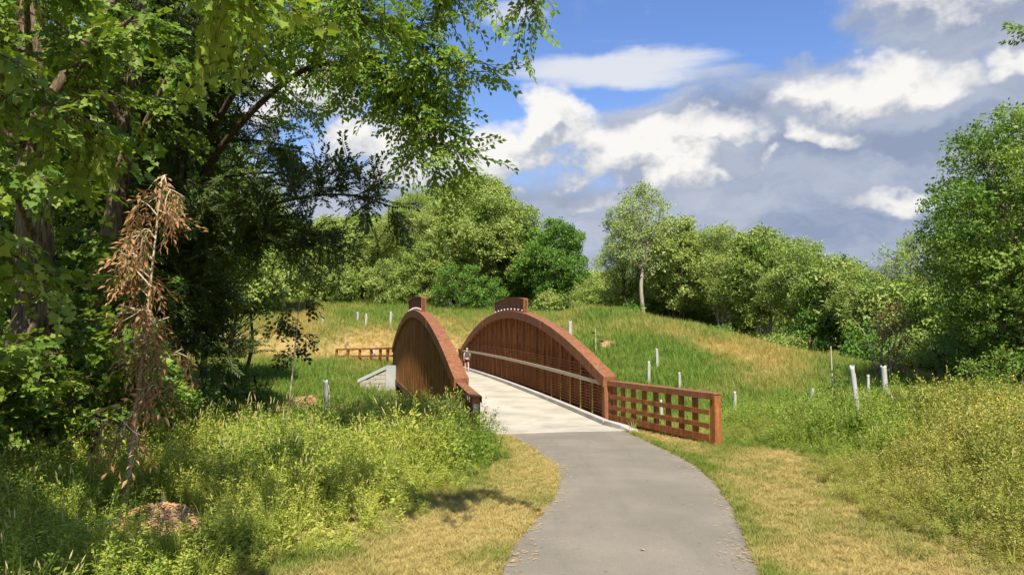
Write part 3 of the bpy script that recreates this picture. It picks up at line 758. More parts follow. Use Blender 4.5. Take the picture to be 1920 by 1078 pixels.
def spray_proto(name, mat, n, length, ln, w, seed, droop=0.25, lobed=False, twig=True, spread=0.85):
    """twig along +X carrying alternate leaves"""
    rng = np.random.default_rng(seed); m = MB(); N_ = 7
    t = np.linspace(0, 1, N_); C = np.stack([t * length, 0.06 * length * np.sin(t * 5 + seed), -droop * length * t ** 2], 1)
    if twig: m.tube(C, np.linspace(0.008, 0.0025, N_) * (length / 0.5), 3, False, 1)
    for i in range(n):
        q = (i + 0.5) / n; p = np.array([np.interp(q, t, C[:, k]) for k in range(3)])
        sgn = 1 if i % 2 else -1
        d = np.array([0.55 + 0.4 * q, sgn * spread * (1 - 0.5 * q) * rng.uniform(0.6, 1.3), rng.uniform(-0.55, 0.2)])
        u = np.array([rng.normal(0, .35), rng.normal(0, .35), 1.0]); k = rng.uniform(0.7, 1.2)
        p2 = p + d / np.linalg.norm(d) * ln * 0.25 * k
        if lobed:
            dn = d / np.linalg.norm(d); s_ = np.cross(dn, u); s_ /= np.linalg.norm(s_); nn = np.cross(s_, dn); L = ln * k; w2 = w * k
            pts = [(0, 0), (0.12, .30), (0.05, .50), (.36, .42), (.55, .50), (.60, .24), (1.0, 0), (.60, -.24), (.55, -.50), (.36, -.42), (0.05, -.50), (0.12, -.30)]
            V = [p2 + dn * L * a + s_ * w2 * b_ + nn * (abs(b_) * 0.22 * w2 - 0.10 * L * a * a) for a, b_ in pts]
            V.append(p2 + dn * L * 0.35)
            m.add(V, [(12, (j + 1) % 12, j) for j in range(12)])
        else: leaf(m, p2, d, u, ln * k, w * k)
    return proto(m, name, [mat, M['twig']])
def grass_proto(name, mats, n, h0, h1, spread, w, seed, bend=0.35, seeds=0, r0=0.05):
    rng = np.random.default_rng(seed); m = MB()
    for i in range(n):
        a = rng.uniform(0, 2 * np.pi); h = rng.uniform(h0, h1); r = rng.uniform(0, r0); b_ = rng.uniform(0.1, 1) * bend * h + spread * rng.uniform(0, 1)
        dx, dy = math.cos(a), math.sin(a); a2 = a + rng.normal(0, .8); ex, ey = math.cos(a2), math.sin(a2)
        base = np.array([dx * r, dy * r, 0]); px, py = -dy * w / 2, dx * w / 2
        V = []
        for t, ww in ((0, 1), (0.4, 0.9), (0.75, 0.6)):
            c = base + np.array([ex * b_ * t * t, ey * b_ * t * t, h * t * (1 - 0.12 * t * bend)])
            V += [c + np.array([px * ww, py * ww, 0]), c - np.array([px * ww, py * ww, 0])]
        V.append(base + np.array([ex * b_, ey * b_, h * (1 - 0.22 * bend)]))
        m.add(V, [(0, 1, 3, 2), (2, 3, 5, 4), (4, 5, 6)])
        if i < seeds:
            c = V[-1]; dd = np.array([ex * 0.35, ey * 0.35, 1]); dd /= np.linalg.norm(dd)
            m.tube([c - dd * 0.03, c + dd * 0.04, c + dd * 0.12], [0.004, 0.011, 0.003], 4, False, 1)
    return proto(m, name, mats)
def weed_proto(name, mats, stems, h0, h1, nleaf, ln, w, seed, flowers=0, spread=0.25):
    rng = np.random.default_rng(seed); m = MB()
    for s in range(stems):
        a = rng.uniform(0, 2 * np.pi); h = rng.uniform(h0, h1); r = rng.uniform(0, 0.12); b_ = rng.uniform(0.15, 1) * spread * h
        t = np.linspace(0, 1, 6); C = np.stack([math.cos(a) * (r + b_ * t ** 1.6), math.sin(a) * (r + b_ * t ** 1.6), h * t], 1)
        m.tube(C, np.linspace(0.006, 0.002, 6), 3, False, 0)
        for i in range(nleaf):
            q = rng.uniform(0.12, 1.0); p = np.array([np.interp(q, t, C[:, k]) for k in range(3)])
            d = rv(rng); d[2] = abs(d[2]) * 0.6 + 0.1; reach = (0.14 * (1 - q) + 0.03) * rng.uniform(0.2, 1.2)
            p = p + d * reach; k = rng.uniform(0.6, 1.25)
            flat_leaf(m, p, d + rv(rng) * 0.5, rv(rng) + np.array([0, 0, 1.2]), ln * k, w * k)
        for i in range(flowers):
            p = C[-1] + rng.normal(0, 0.035, 3) - np.array([0, 0, 0.05 * i * rng.uniform(0.3, 1)]); d = rv(rng)
            flat_leaf(m, p, d, rv(rng), 0.022, 0.02, 1)
    return proto(m, name, mats)

# ------------------------------------------------------------------ trees
P_far = [clump_proto('far_leaves', M['leaf_far'], 26, 0.62, 0.26, 0.15, s) for s in (1, 2, 3)]
P_fdk = [clump_proto('far_dark_leaves', M['leaf_fardark'], 26, 0.60, 0.24, 0.15, s) for s in (4, 5, 6)]
P_pale = [clump_proto('pale_leaves', M['leaf_pale'], 16, 0.55, 0.22, 0.14, s, 0.8) for s in (7, 8)]
P_right = [clump_proto('right_leaves', M['leaf_right'], 26, 0.42, 0.15, 0.085, s) for s in (9, 10, 11)]
P_willow = [clump_proto('feathery_leaves', M['leaf_far'], 30, 0.6, 0.30, 0.07, s, 0.9, 0.2) for s in (12, 13)]

def rot_rand(n, rng, tilt=0.5): return np.c_[rng.normal(0, tilt, n), rng.normal(0, tilt, n), rng.uniform(0, 6.283, n)]

def tree(name, label, cat, x, y, H, rx, crown_lo, protos, seed, bark='bark_dark', trunk_r=None, n=None, group=None, lean=(0, 0), tint=(0.5, 0.25), lobes=None, scale=1.0, ry=None, z=None, sparse=0.0, top_bias=0.0, forks=1, taper=0.0, kmin=0.15):
    """broadleaf tree: stems and limbs in one part, leaf clumps in the other. Crown = many lobes on an egg-shaped envelope."""
    rng = np.random.default_rng(seed); z0 = float(ground_z(np.array([x]), np.array([y]))[0]) if z is None else z
    ry = ry or rx; root = empty(name, (x, y, z0 - 0.1)); tag(root, label, cat, group)
    czl, czh = crown_lo * H, H; cz = (czl + czh) / 2; rz = (czh - czl) / 2
    K = lobes or int(22 + rx * 3.6); lob = []
    i = np.arange(K) + 0.5; phi = np.arccos(1 - 2 * i / K); th_ = np.pi * (1 + 5 ** .5) * i + rng.uniform(0, 6)
    for a, b in zip(phi, th_):
        q = rng.uniform(0.42, 0.98); sz = (0.20 + 0.21 * rng.random()) * rx * (1 - 0.2 * abs(math.cos(a)))
        w = 1 - taper * max(0.0, math.cos(a))
        c = np.array([math.sin(a) * math.cos(b) * rx * q * w, math.sin(a) * math.sin(b) * ry * q * w, cz + math.cos(a) * (rz - sz * 0.7) * (0.90 + 0.10 * rng.random())])
        c[0] += lean[0] * c[2] / H; c[1] += lean[1] * c[2] / H
        lob.append((c, max(sz, 0.5)))
    # stems and limbs
    tr = trunk_r or 0.016 * H + 0.05; m = MB()
    for fk in range(forks):
        off = rng.normal(0, 0.35 * (forks > 1), 2); sw = rng.normal(0, 0.03 * H, (2, 2)); top = np.array([lean[0] * 0.85 + off[0] * 3, lean[1] * 0.85 + off[1] * 3, H * 0.86])
        st = spline([(off[0], off[1], -0.2), (sw[0][0] + top[0] * .3 + off[0], sw[0][1] + top[1] * .3, H * 0.3), (sw[1][0] + top[0] * .6, sw[1][1] + top[1] * .6, H * 0.58), top], 5)
        rr = np.linspace(1, 0.12, len(st)) ** 0.9 * tr * (0.75 if forks > 1 else 1.0); rr[0] *= 1.35
        m.tube(st, rr, 8, False)
    for c, sz in lob:
        k = max(2, int(len(st) * np.clip((c[2] - sz * 1.2) / H * 1.05 - 0.12, kmin, 0.85))); p = st[k]
        mid = (p + c) / 2 + np.array([0, 0, -0.08 * np.linalg.norm(c - p)]) + rng.normal(0, 0.12, 3)
        L = spline([p, mid, c], 4); m.tube(L, np.linspace(min(rr[k] * 0.5, 0.014 * H * 0.6), 0.02, len(L)), 4, False)
        for _ in range(3):
            e = c + rv(rng) * sz * 0.85; m.tube([mid * .3 + c * .7, (c + e) / 2 + rng.normal(0, .1, 3), e], [0.03, 0.02, 0.008], 3, False)
    m.build('trunk', M[bark], root, smooth=True)
    # leaf clumps: in shells of the lobes, denser above and outside
    tot = sum(s * s for _, s in lob); n = n or int(30 * tot * (1 - sparse)); PP = []; TT = []
    for c, s in lob:
        k = max(6, int(n * s * s / tot)); v = rng.normal(size=(k, 3)); v /= np.linalg.norm(v, axis=1)[:, None]
        v[:, 2] = np.where((v[:, 2] < -0.25) & (rng.random(k) < 0.6), -v[:, 2], v[:, 2])
        r = s * rng.uniform(0.45, 1.08, k) ** 0.6; hue = rng.normal(0, tint[1] * 0.7)
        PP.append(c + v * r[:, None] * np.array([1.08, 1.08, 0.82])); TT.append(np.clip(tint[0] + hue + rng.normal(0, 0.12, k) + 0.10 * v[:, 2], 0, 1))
    PP = np.concatenate(PP); TT = np.concatenate(TT)
    PP = PP[PP[:, 2] > 0.15]; TT = TT[:len(PP)]
    scatter('crown', PP, rot_rand(len(PP), rng), rng.uniform(0.5, 1.3, len(PP)) * scale, TT, protos, root, seed)
    return root

G1 = 'trees on the hill behind the bridge'
# left clump behind the bridge
tree('round_crowned_tree', 'tallest broad pale green tree behind the bridge crest', 'tree', -5.6, 101, 19.2, 8.6, 0.10, P_far, 21, group=G1, tint=(0.66, 0.25), forks=2)
tree('round_crowned_tree', 'feathery pale green tree left of the tallest broad tree', 'tree', -13.2, 99, 15.4, 6.4, 0.06, P_willow, 22, group=G1, tint=(0.62, 0.22))
tree('round_crowned_tree', 'leafy tree at the left end of the far clump, partly behind hanging branches', 'tree', -20.0, 100, 13.0, 5.5, 0.05, P_far, 23, group=G1, tint=(0.45, 0.22))
tree('round_crowned_tree', 'smaller tree tucked behind the feathery tree on the far hill', 'tree', -8.5, 108, 17.0, 6.0, 0.15, P_willow, 24, group=G1, tint=(0.75, 0.2))
tree('dark_green_tree', 'dark green round tree right of the tallest broad tree', 'tree', 5.4, 94, 12.6, 4.5, 0.12, P_fdk, 25, group=G1, tint=(0.55, 0.25), forks=2)
tree('dark_green_tree', 'dark shaded tree filling the gap between the tallest and the dark round tree', 'tree', 0.8, 99, 11.5, 4.2, 0.1, P_fdk, 26, group=G1, tint=(0.3, 0.2))
tree('dark_green_tree', 'low dark tree closing the dip between the two far clumps', 'tree', 10.4, 98, 5.6, 4.0, 0.02, P_far, 27, group=G1, tint=(0.45, 0.2))
tree('round_crowned_tree', 'far small tree low in the dip of the skyline', 'tree', 14.2, 103, 7.0, 4.0, 0.02, P_far, 28, group=G1, tint=(0.6, 0.2))
# right wood edge
tree('slender_tree', 'tall slim tree with pale bare trunk and light airy crown', 'tree', 14.3, 80, 16.4, 3.5, 0.32, P_pale, 31, 'bark_pale', 0.26, group=G1, tint=(0.6, 0.2), sparse=0.25, taper=0.3, kmin=0.45)
tree('round_crowned_tree', 'yellow green tree just left of the slim pale-trunked tree', 'tree', 13.2, 86, 14.0, 3.4, 0.06, P_willow, 32, group=G1, tint=(0.62, 0.2))
tree('round_crowned_tree', 'broad light green tree just right of the slim pale-trunked tree', 'tree', 18.4, 82, 13.4, 4.1, 0.18, P_far, 33, group=G1, tint=(0.60, 0.25), forks=2)
tree('round_crowned_tree', 'bushy tree second right of the slim tree on the wood edge', 'tree', 22.3, 79, 12.8, 3.5, 0.24, P_willow, 34, 'bark_pale', 0.14, group=G1, tint=(0.50, 0.25), forks=3)
tree('round_crowned_tree', 'rounded tree third right of the slim tree on the wood edge', 'tree', 25.6, 76, 12.9, 3.7, 0.26, P_far, 35, 'bark_pale', 0.14, group=G1, tint=(0.45, 0.25), forks=3)
tree('round_crowned_tree', 'dense tree where the wood edge begins to drop to the right', 'tree', 27.6, 71, 11.6, 3.5, 0.26, P_willow, 36, 'bark_pale', 0.14, group=G1, tint=(0.48, 0.25), forks=3)
tree('round_crowned_tree', 'many-stemmed tree midway down the sloping wood edge', 'tree', 28.8, 66, 9.8, 3.4, 0.26, P_far, 37, 'bark_pale', 0.14, group=G1, tint=(0.42, 0.25), forks=4)
tree('round_crowned_tree', 'low tree near the right foot of the sloping wood edge', 'tree', 29.2, 61.5, 8.6, 3.2, 0.22, P_willow, 38, 'bark_pale', 0.14, group=G1, tint=(0.45, 0.25), forks=3)
tree('round_crowned_tree', 'lowest bushy tree left of the thin open-crowned tree', 'tree', 29.2, 57, 7.4, 3.0, 0.12, P_far, 39, 'bark_pale', 0.14, group=G1, tint=(0.42, 0.25), forks=3)
tree('open_crowned_tree', 'thin open-crowned tree with bare spreading limbs left of the big right tree', 'tree', 33.2, 60, 11.4, 3.6, 0.5, P_willow, 40, 'bark', 0.22, group=G1, tint=(0.6, 0.2), sparse=0.72, forks=2)
tree('round_crowned_tree', 'bushy tree filling the gap below the thin open-crowned tree', 'tree', 30.2, 52, 7.0, 3.4, 0.04, P_far, 41, group=G1, tint=(0.4, 0.25), forks=3)
tree('round_crowned_tree', 'dark bushy tree close behind the big right tree', 'tree', 30.2, 44, 8.6, 3.8, 0.04, P_fdk, 42, group=G1, tint=(0.5, 0.25), forks=3)
# big right tree
tree('big_tree', 'big leafy dark green tree at the right edge of the view', 'tree', 22.0, 31.5, 12.6, 4.6, 0.06, P_right, 43, 'bark', 0.3, group='near trees', tint=(0.45, 0.25), lobes=46, forks=3, scale=1.0, n=3600)
tree('big_tree', 'second leafy tree behind the big tree at the right edge', 'tree', 25.2, 36, 11.0, 4.2, 0.04, P_right, 44, 'bark', 0.26, group='near trees', tint=(0.30, 0.2), lobes=36, forks=2, n=2600)
# bushes at the wood edge
bush = [(-15.5, 92, 6.4, 3.3, 'bright bush left of the far left crest panel', .62, P_far), (-11.0, 93, 9.0, 3.8, 'large tall bush right behind the left crest panel', .5, P_far), (-6.6, 91, 6.6, 3.0, 'leafy bush on the hill between the two crest panels', .45, P_fdk),
        (-3.0, 92, 5.0, 2.4, 'bush just left of the right crest panel', .45, P_fdk), (4.6, 88, 3.2, 2.0, 'light bush just right of the right crest panel', .6, P_far), (8.6, 87, 4.6, 2.4, 'bush left of the slim tree at the top of the mound', .55, P_willow),
        (12.6, 79, 2.4, 1.6, 'small bush at the foot of the slim pale-trunked tree', .5, P_fdk), (19.6, 71, 2.0, 1.9, 'low bush along the wood edge right of the slim tree', .35, P_fdk),
        (22.4, 63, 2.0, 1.7, 'dense shrub at the wood edge above the golden slope', .5, P_far), (24.8, 51, 2.6, 2.0, 'shrub behind the pair of white tubes', .35, P_fdk), (24.2, 45, 2.8, 1.9, 'feathery shrub right behind the pair of white tubes', .45, P_willow),
        (19.4, 29.5, 2.4, 1.6, 'dark shrub in front of the trunk of the big right tree', .3, P_right), (22.4, 28.5, 3.2, 1.9, 'dark shrub at the right edge under the big tree', .25, P_right), (20.6, 33.5, 3.0, 1.8, 'shaded shrub left behind the big right tree', .3, P_right),
        (23.0, 39, 2.8, 1.8, 'shrub under the left side of the big right tree', .4, P_right), (-21.5, 93, 5.4, 3.0, 'bush at the left end of the far hill top', .4, P_far), (26.5, 66, 4.6, 2.6, 'tall shrub inside the wood edge on the right', .25, P_fdk), (27.4, 56, 4.2, 2.4, 'tall shrub in the right wood beneath the low trees', .3, P_fdk)]
for i, (x, y, h, r, lab, tn, pr_) in enumerate(bush):
    tree('bush', lab, 'bush', x, y, h, r, 0.0, pr_, 60 + i, group='bushes along the wood edge', tint=(tn, 0.2), lobes=16, forks=3, trunk_r=0.09, scale=0.85)
tree('rusty_bush', 'rusty brown half-dead bush beside the white tubes', 'bush', 19.4, 38.0, 4.3, 0.85, 0.10, [clump_proto('rusty_leaves', M['rust_leaf'], 14, 0.3, 0.11, 0.07, 81)], 90, 'bark_pale', 0.06, tint=(0.4, 0.4), lobes=12, forks=4, n=150)

def far_wood():
    rng = np.random.default_rng(5); n = 9000; x = rng.uniform(-110, 115, n); y = rng.uniform(118, 150, n); z = ground_z(x, y)
    top = 5.0 + 5.0 * fbm(x * 0.09, y * 0.05, 71); h = rng.random(n) ** 0.7 * top
    o = scatter('far_wood', np.c_[x, y, z + h], rot_rand(n, rng), rng.uniform(1.6, 3.0, n), np.clip(rng.normal(.4, .25, n), 0, 1), P_far, None, 6)
    tag(o, 'far dense wood closing the view behind the hill trees', 'wood', kind='stuff')
far_wood()
# ---- left woods in the middle distance
G2 = 'trees of the left wood'
for i, (x, y, h, r, lo, lab, pr_, tn) in enumerate([
        (-13.8, 33, 11.5, 3.8, 0.42, 'shadowed leafy tree deep in the left wood behind the dark cedar', P_right, .35), (-19.5, 30, 13.0, 4.8, 0.05, 'leafy tree behind the thick left trunk', P_right, .3),
        (-24.0, 24, 14.0, 5.0, 0.03, 'tall leafy tree at the far left edge of the wood', P_right, .35), (-21.5, 42, 12.0, 5.2, 0.08, 'pale sunlit tree seen through the left wood', P_far, .6),
        (-17.4, 47, 9.0, 3.2, 0.48, 'light green tree right of the dark cedar beyond the gully', P_far, .6), (-28.0, 60, 13.0, 6.0, 0.08, 'far tree closing the left wood beyond the meadow', P_far, .5),
        (-29.0, 84, 12.0, 6.0, 0.05, 'far tree on the meadow hill glimpsed past the cedar', P_far, .5), (-24.0, 98, 12.0, 6.0, 0.04, 'far tree at the left hill top behind hanging branches', P_far, .55)]):
    tree('wood_tree', lab, 'tree', x, y, h, r, lo, pr_, 110 + i, group=G2, tint=(tn, 0.25), forks=2, n=2200 if y < 45 else None)

for i, (x, y, h, r, lo, lab, tn) in enumerate([
        (-15.2, 27.5, 17.5, 4.6, 0.10, 'tall dense tree behind the leaning trunk in the left wood', .3), (-20.5, 21.5, 17.0, 4.6, 0.06, 'tall dense tree at the left edge behind the furrowed trunk', .35),
        (-12.2, 24.0, 13.5, 2.9, 0.12, 'dark tree right behind the cedar', .15), (-15.0, 20.5, 15.5, 3.6, 0.12, 'leafy tree between the furrowed and leaning trunks', .35), (-19.0, 36.0, 17.5, 5.4, 0.06, 'tall far tree filling the left wood', .45)]):
    tree('wood_tree', lab, 'tree', x, y, h, r, lo, P_right, 150 + i, group=G2, tint=(tn, 0.25), forks=2, n=3000, lobes=44)
for i, (x, y, h, r, lab) in enumerate([(19, 96, 13, 6, 'back row tree behind the slim pale-trunked tree'), (29, 92, 14, 6, 'back row tree behind the middle of the wood edge'), (37, 84, 9.5, 5, 'back row tree behind the right part of the wood edge'), (40, 72, 8.5, 5, 'back row tree behind the thin open-crowned tree'),
        (8, 112, 6, 5, 'back row tree low in the skyline dip'), (-2, 112, 14, 6, 'back row tree behind the tallest broad tree'), (24, 88, 6, 4.5, 'low back row tree filling under the wood edge'), (16, 90, 6, 4.5, 'low back row tree behind the slim trunk'), (38, 58, 8, 5, 'back row tree right of the thin open-crowned tree')]):
    tree('round_crowned_tree', lab, 'tree', x, y, h, r, 0.0, P_far, 170 + i, group=G1, tint=(0.4, 0.2), forks=2, n=1100, scale=1.25)

# ---- near trees built limb by limb
def dir_rot(D, rng, roll=0.5):
    return np.c_[rng.normal(0, roll, len(D)), -np.arcsin(np.clip(D[:, 2], -1, 1)), np.arctan2(D[:, 1], D[:, 0])]
def limb_tree(name, label, base, limbs, protos, seed, bark, group, sub=(8, 1.6), twig_n=7, tint=(0.5, 0.2), spray_scale=1.0, twig_len=0.7, droop=-0.15, t0=0.25, flat=0.5, trunk=None):
    """limbs: list of (points, r0, r1) in world coordinates; sub = (branches per limb, length); leaf sprays sit on the twigs"""
    rng = np.random.default_rng(seed); base = np.array(base, float); root = empty(name, tuple(base)); tag(root, label, 'tree', group)
    m = MB(); PP = []; DD = []
    for item in limbs:
        pts, r0, r1 = item[:3]; leafy = item[3] if len(item) > 3 else 1.0
        C = spline(pts, 7); m.tube(C - base, np.linspace(r0, r1, len(C)), 9 if r0 > 0.15 else 6, False)
        if leafy <= 0: continue
        T = np.gradient(C, axis=0); T /= np.linalg.norm(T, axis=1)[:, None]
        nb = max(1, int(sub[0] * leafy))
        for b in range(nb):
            q = t0 + (1 - t0) * (b + rng.random()) / nb; k = min(len(C) - 1, int(q * (len(C) - 1))); p = C[k]
            d = T[k] * 0.7 + rv(rng) * np.array([1, 1, flat]) + np.array([0, 0, droop]); d /= np.linalg.norm(d)
            L = sub[1] * rng.uniform(0.5, 1.2) * (1.1 - 0.45 * q); e = p + d * L + np.array([0, 0, droop * 0.5 * L]); mid = (p + e) / 2 + rng.normal(0, .08, 3) * L
            S = spline([p, mid, e], 5); m.tube(S - base, np.linspace(max(r1, 0.016) * 0.8, 0.006, len(S)), 4, False)
            TS = np.gradient(S, axis=0); TS /= np.linalg.norm(TS, axis=1)[:, None]
            for w in range(twig_n):
                u = (w + rng.random()) / twig_n; kk = min(len(S) - 1, int(u * (len(S) - 1) + 0.5))
                dd = TS[kk] * 0.8 + rv(rng) * np.array([1, 1, flat]) + np.array([0, 0, droop * 1.2]); dd /= np.linalg.norm(dd)
                PP.append(S[kk] + rng.normal(0, .05, 3)); DD.append(dd)
                ee = S[kk] + dd * twig_len * rng.uniform(0.3, 1); PP.append(ee); d2 = dd + rv(rng) * 0.5; DD.append(d2 / np.linalg.norm(d2))
                m.tube(np.array([S[kk], ee]) - base, [0.006, 0.004], 3, False)
    m.build('trunk', M[bark], root, smooth=True)
    PP = np.array(PP); DD = np.array(DD); n = len(PP)
    scatter('crown', PP - base, dir_rot(DD, rng), rng.uniform(0.7, 1.25, n) * spray_scale, np.clip(rng.normal(tint[0], tint[1], n), 0, 1), protos, root, seed)
    return root

S_arch = [spray_proto('arching_spray', M['leaf_arch'], 12, 0.55, 0.125, 0.075, s, 0.18) for s in (1, 2, 3)]
S_maple = [spray_proto('maple_spray', M['leaf_maple'], 7, 0.50, 0.15, 0.16, s, 0.2, lobed=True) for s in (4, 5, 6)]
S_ced = [spray_proto('cedar_spray', M['leaf_cedar'], 30, 0.55, 0.085, 0.042, s, 0.12, spread=1.6) for s in (7, 8, 9)]
S_dead = [spray_proto('withered_spray', M['leaf_dead'], 9, 0.46, 0.17, 0.05, s, 0.95, spread=0.7) for s in (10, 11, 12)]
S_drk = [spray_proto('drooping_spray', M['leaf_dark'], 8, 0.42, 0.15, 0.10, s, 0.5, lobed=True) for s in (13, 14)]
G3 = 'near trees'

# arching tree whose limbs sweep right over the meadow
limb_tree('arching_tree', 'bright green tree with long limbs arching right across the sky', (-9.40, 20.60, -0.05), [
    ([(-9.40, 20.60, -0.20), (-9.30, 20.40, 3.00), (-9.00, 20.00, 6.20), (-8.40, 19.20, 9.50), (-7.60, 18.00, 13.00)], 0.20, 0.08, 0.8),
    ([(-9.00, 20.00, 6.20), (-7.00, 18.20, 7.90), (-4.68, 16.40, 8.90), (-2.95, 15.00, 8.30), (-1.85, 14.40, 7.20), (-1.45, 14.10, 6.30)], 0.10, 0.02, 2.0),
    ([(-8.90, 19.90, 7.00), (-6.20, 17.20, 9.20), (-4.05, 15.20, 9.50), (-2.17, 14.20, 8.90), (-0.85, 13.80, 7.90)], 0.09, 0.02, 2.2),
    ([(-8.60, 19.50, 8.40), (-5.60, 16.80, 10.60), (-3.42, 14.60, 11.20), (-2.01, 13.80, 10.40), (-1.05, 13.60, 9.30)], 0.09, 0.02, 2.2),
    ([(-8.70, 19.60, 8.00), (-6.60, 16.60, 9.60), (-4.68, 14.20, 9.70), (-3.42, 12.80, 9.00), (-2.48, 12.40, 8.20)], 0.08, 0.02, 1.8),
    ([(-8.40, 19.20, 9.60), (-5.40, 16.80, 12.50), (-3.27, 15.20, 13.00), (-1.75, 14.40, 12.00)], 0.08, 0.02, 1.6),
    ([(-4.68, 16.40, 8.50), (-3.90, 15.40, 9.20), (-2.64, 14.80, 8.40), (-1.55, 14.40, 7.40)], 0.04, 0.015, 1.6),
    ([(-3.4, 14.6, 11.2), (-1.6, 13.2, 10.8), (0.0, 12.5, 9.5), (0.6, 12.3, 8.6)], 0.035, 0.01, 0.7)],
    S_arch, 301, 'bark_dark', G3, (11, 1.15), 9, (0.62, 0.25), 1.0, 0.45, -0.10)
# dark cedar
ced = [([(-9.0, 19.5, -0.2), (-8.9, 19.5, 4), (-8.75, 19.4, 8), (-8.6, 19.3, 13)], 0.24, 0.05, 0)]
rc = random.Random(8)
for k in range(30):
    zz = 2.6 + k * 0.33; a = k * 2.4 + rc.uniform(-.4, .4); L = rc.uniform(1.9, 3.4) * (1.0 if zz < 9 else 0.75)
    if math.cos(a) > 0.3 and 4.6 < zz < 7: L *= 1.25
    if math.cos(a) > -0.2 and zz < 4.4: L *= 0.45
    p = np.array([-8.85 + 0.03 * zz, 19.45, zz]); e = p + np.array([math.cos(a) * L, math.sin(a) * L, rc.uniform(-0.1, 0.5)])
    ced.append(([p, (p + e) / 2 + np.array([0, 0, 0.25]), e], 0.05, 0.012, 0.75))
ced.append(([(-8.7, 19.4, 5.2), (-7.0, 18.9, 6.0), (-5.2, 18.4, 6.4), (-3.8, 18.0, 6.35), (-2.75, 17.8, 6.0)], 0.06, 0.012, 1.4))
ced.append(([(-8.7, 19.4, 4.4), (-7.2, 19.0, 5.2), (-5.6, 18.6, 5.4), (-4.4, 18.3, 5.1)], 0.05, 0.012, 1.2))
limb_tree('dark_cedar', 'dark evergreen cedar with dense needled branches in the left wood', (-9.0, 19.5, -0.05), ced, S_ced, 302, 'bark_dark', G3, (12, 0.85), 7, (0.5, 0.3), 1.2, 0.42, 0.0, 0.15, 0.95)
# thick furrowed trunk and its neighbours
limb_tree('furrowed_tree', 'thick furrowed grey trunk standing at the far left', (-9.7, 15.2, 0), [
    ([(-9.75, 15.2, -0.3), (-9.7, 15.2, 2.2), (-9.75, 15.2, 4.2), (-9.9, 15.2, 6.6), (-10.2, 15.3, 10.0), (-10.4, 15.4, 13)], 0.50, 0.16, 0),
    ([(-9.8, 15.2, 5.6), (-8.9, 14.4, 7.2), (-7.8, 13.6, 8.2), (-6.8, 13.0, 8.6)], 0.14, 0.03, 1.6), ([(-9.9, 15.2, 6.4), (-10.6, 14.0, 8), (-10.8, 12.6, 8.8), (-10.4, 11.4, 9.0)], 0.14, 0.03, 1.6),
    ([(-9.9, 15.2, 7.4), (-8.9, 15.6, 9.6), (-8.2, 16.0, 11.4)], 0.13, 0.03, 1.6), ([(-10, 15.2, 8.4), (-11.4, 15, 10), (-12.4, 14.8, 11)], 0.13, 0.03, 1.5),
    ([(-9.75, 15.2, 4.8), (-9.3, 13.8, 5.6), (-8.8, 12.6, 5.9), (-8.2, 11.8, 5.6)], 0.08, 0.02, 1.3),
    ([(-9.9, 15.2, 6.8), (-9.5, 13.8, 8.0), (-9.2, 12.6, 8.4), (-8.8, 11.6, 8.0)], 0.08, 0.02, 2.0), ([(-10, 15.2, 8.0), (-9.4, 14.0, 9.4), (-8.6, 13.0, 9.8), (-7.8, 12.4, 9.4)], 0.08, 0.02, 2.0)],
    S_maple, 303, 'bark', G3, (8, 1.5), 6, (0.5, 0.25), 0.95, 0.5, -0.2)
limb_tree('leaning_tree', 'leaning grey trunk just right of the thick furrowed trunk', (-9.9, 17.6, 0), [
    ([(-10.0, 17.6, -0.3), (-9.9, 17.6, 2.2), (-9.6, 17.5, 4.6), (-9.2, 17.4, 7.0), (-8.9, 17.3, 10), (-8.8, 17.2, 12.6)], 0.30, 0.12, 0),
    ([(-9.3, 17.4, 6.5), (-8.2, 16.6, 8.0), (-7.4, 16.0, 9.0)], 0.10, 0.02, 1.4), ([(-9.1, 17.4, 7.8), (-9.9, 16.4, 9.4), (-10.2, 15.6, 10.4)], 0.10, 0.02, 1.2), ([(-9.6, 17.5, 4.4), (-8.9, 16.4, 5.0), (-8.5, 15.4, 5.0)], 0.05, 0.015, 1.0)],
    S_maple, 304, 'bark', G3, (7, 1.3), 6, (0.35, 0.25), 0.9, 0.5, -0.2)
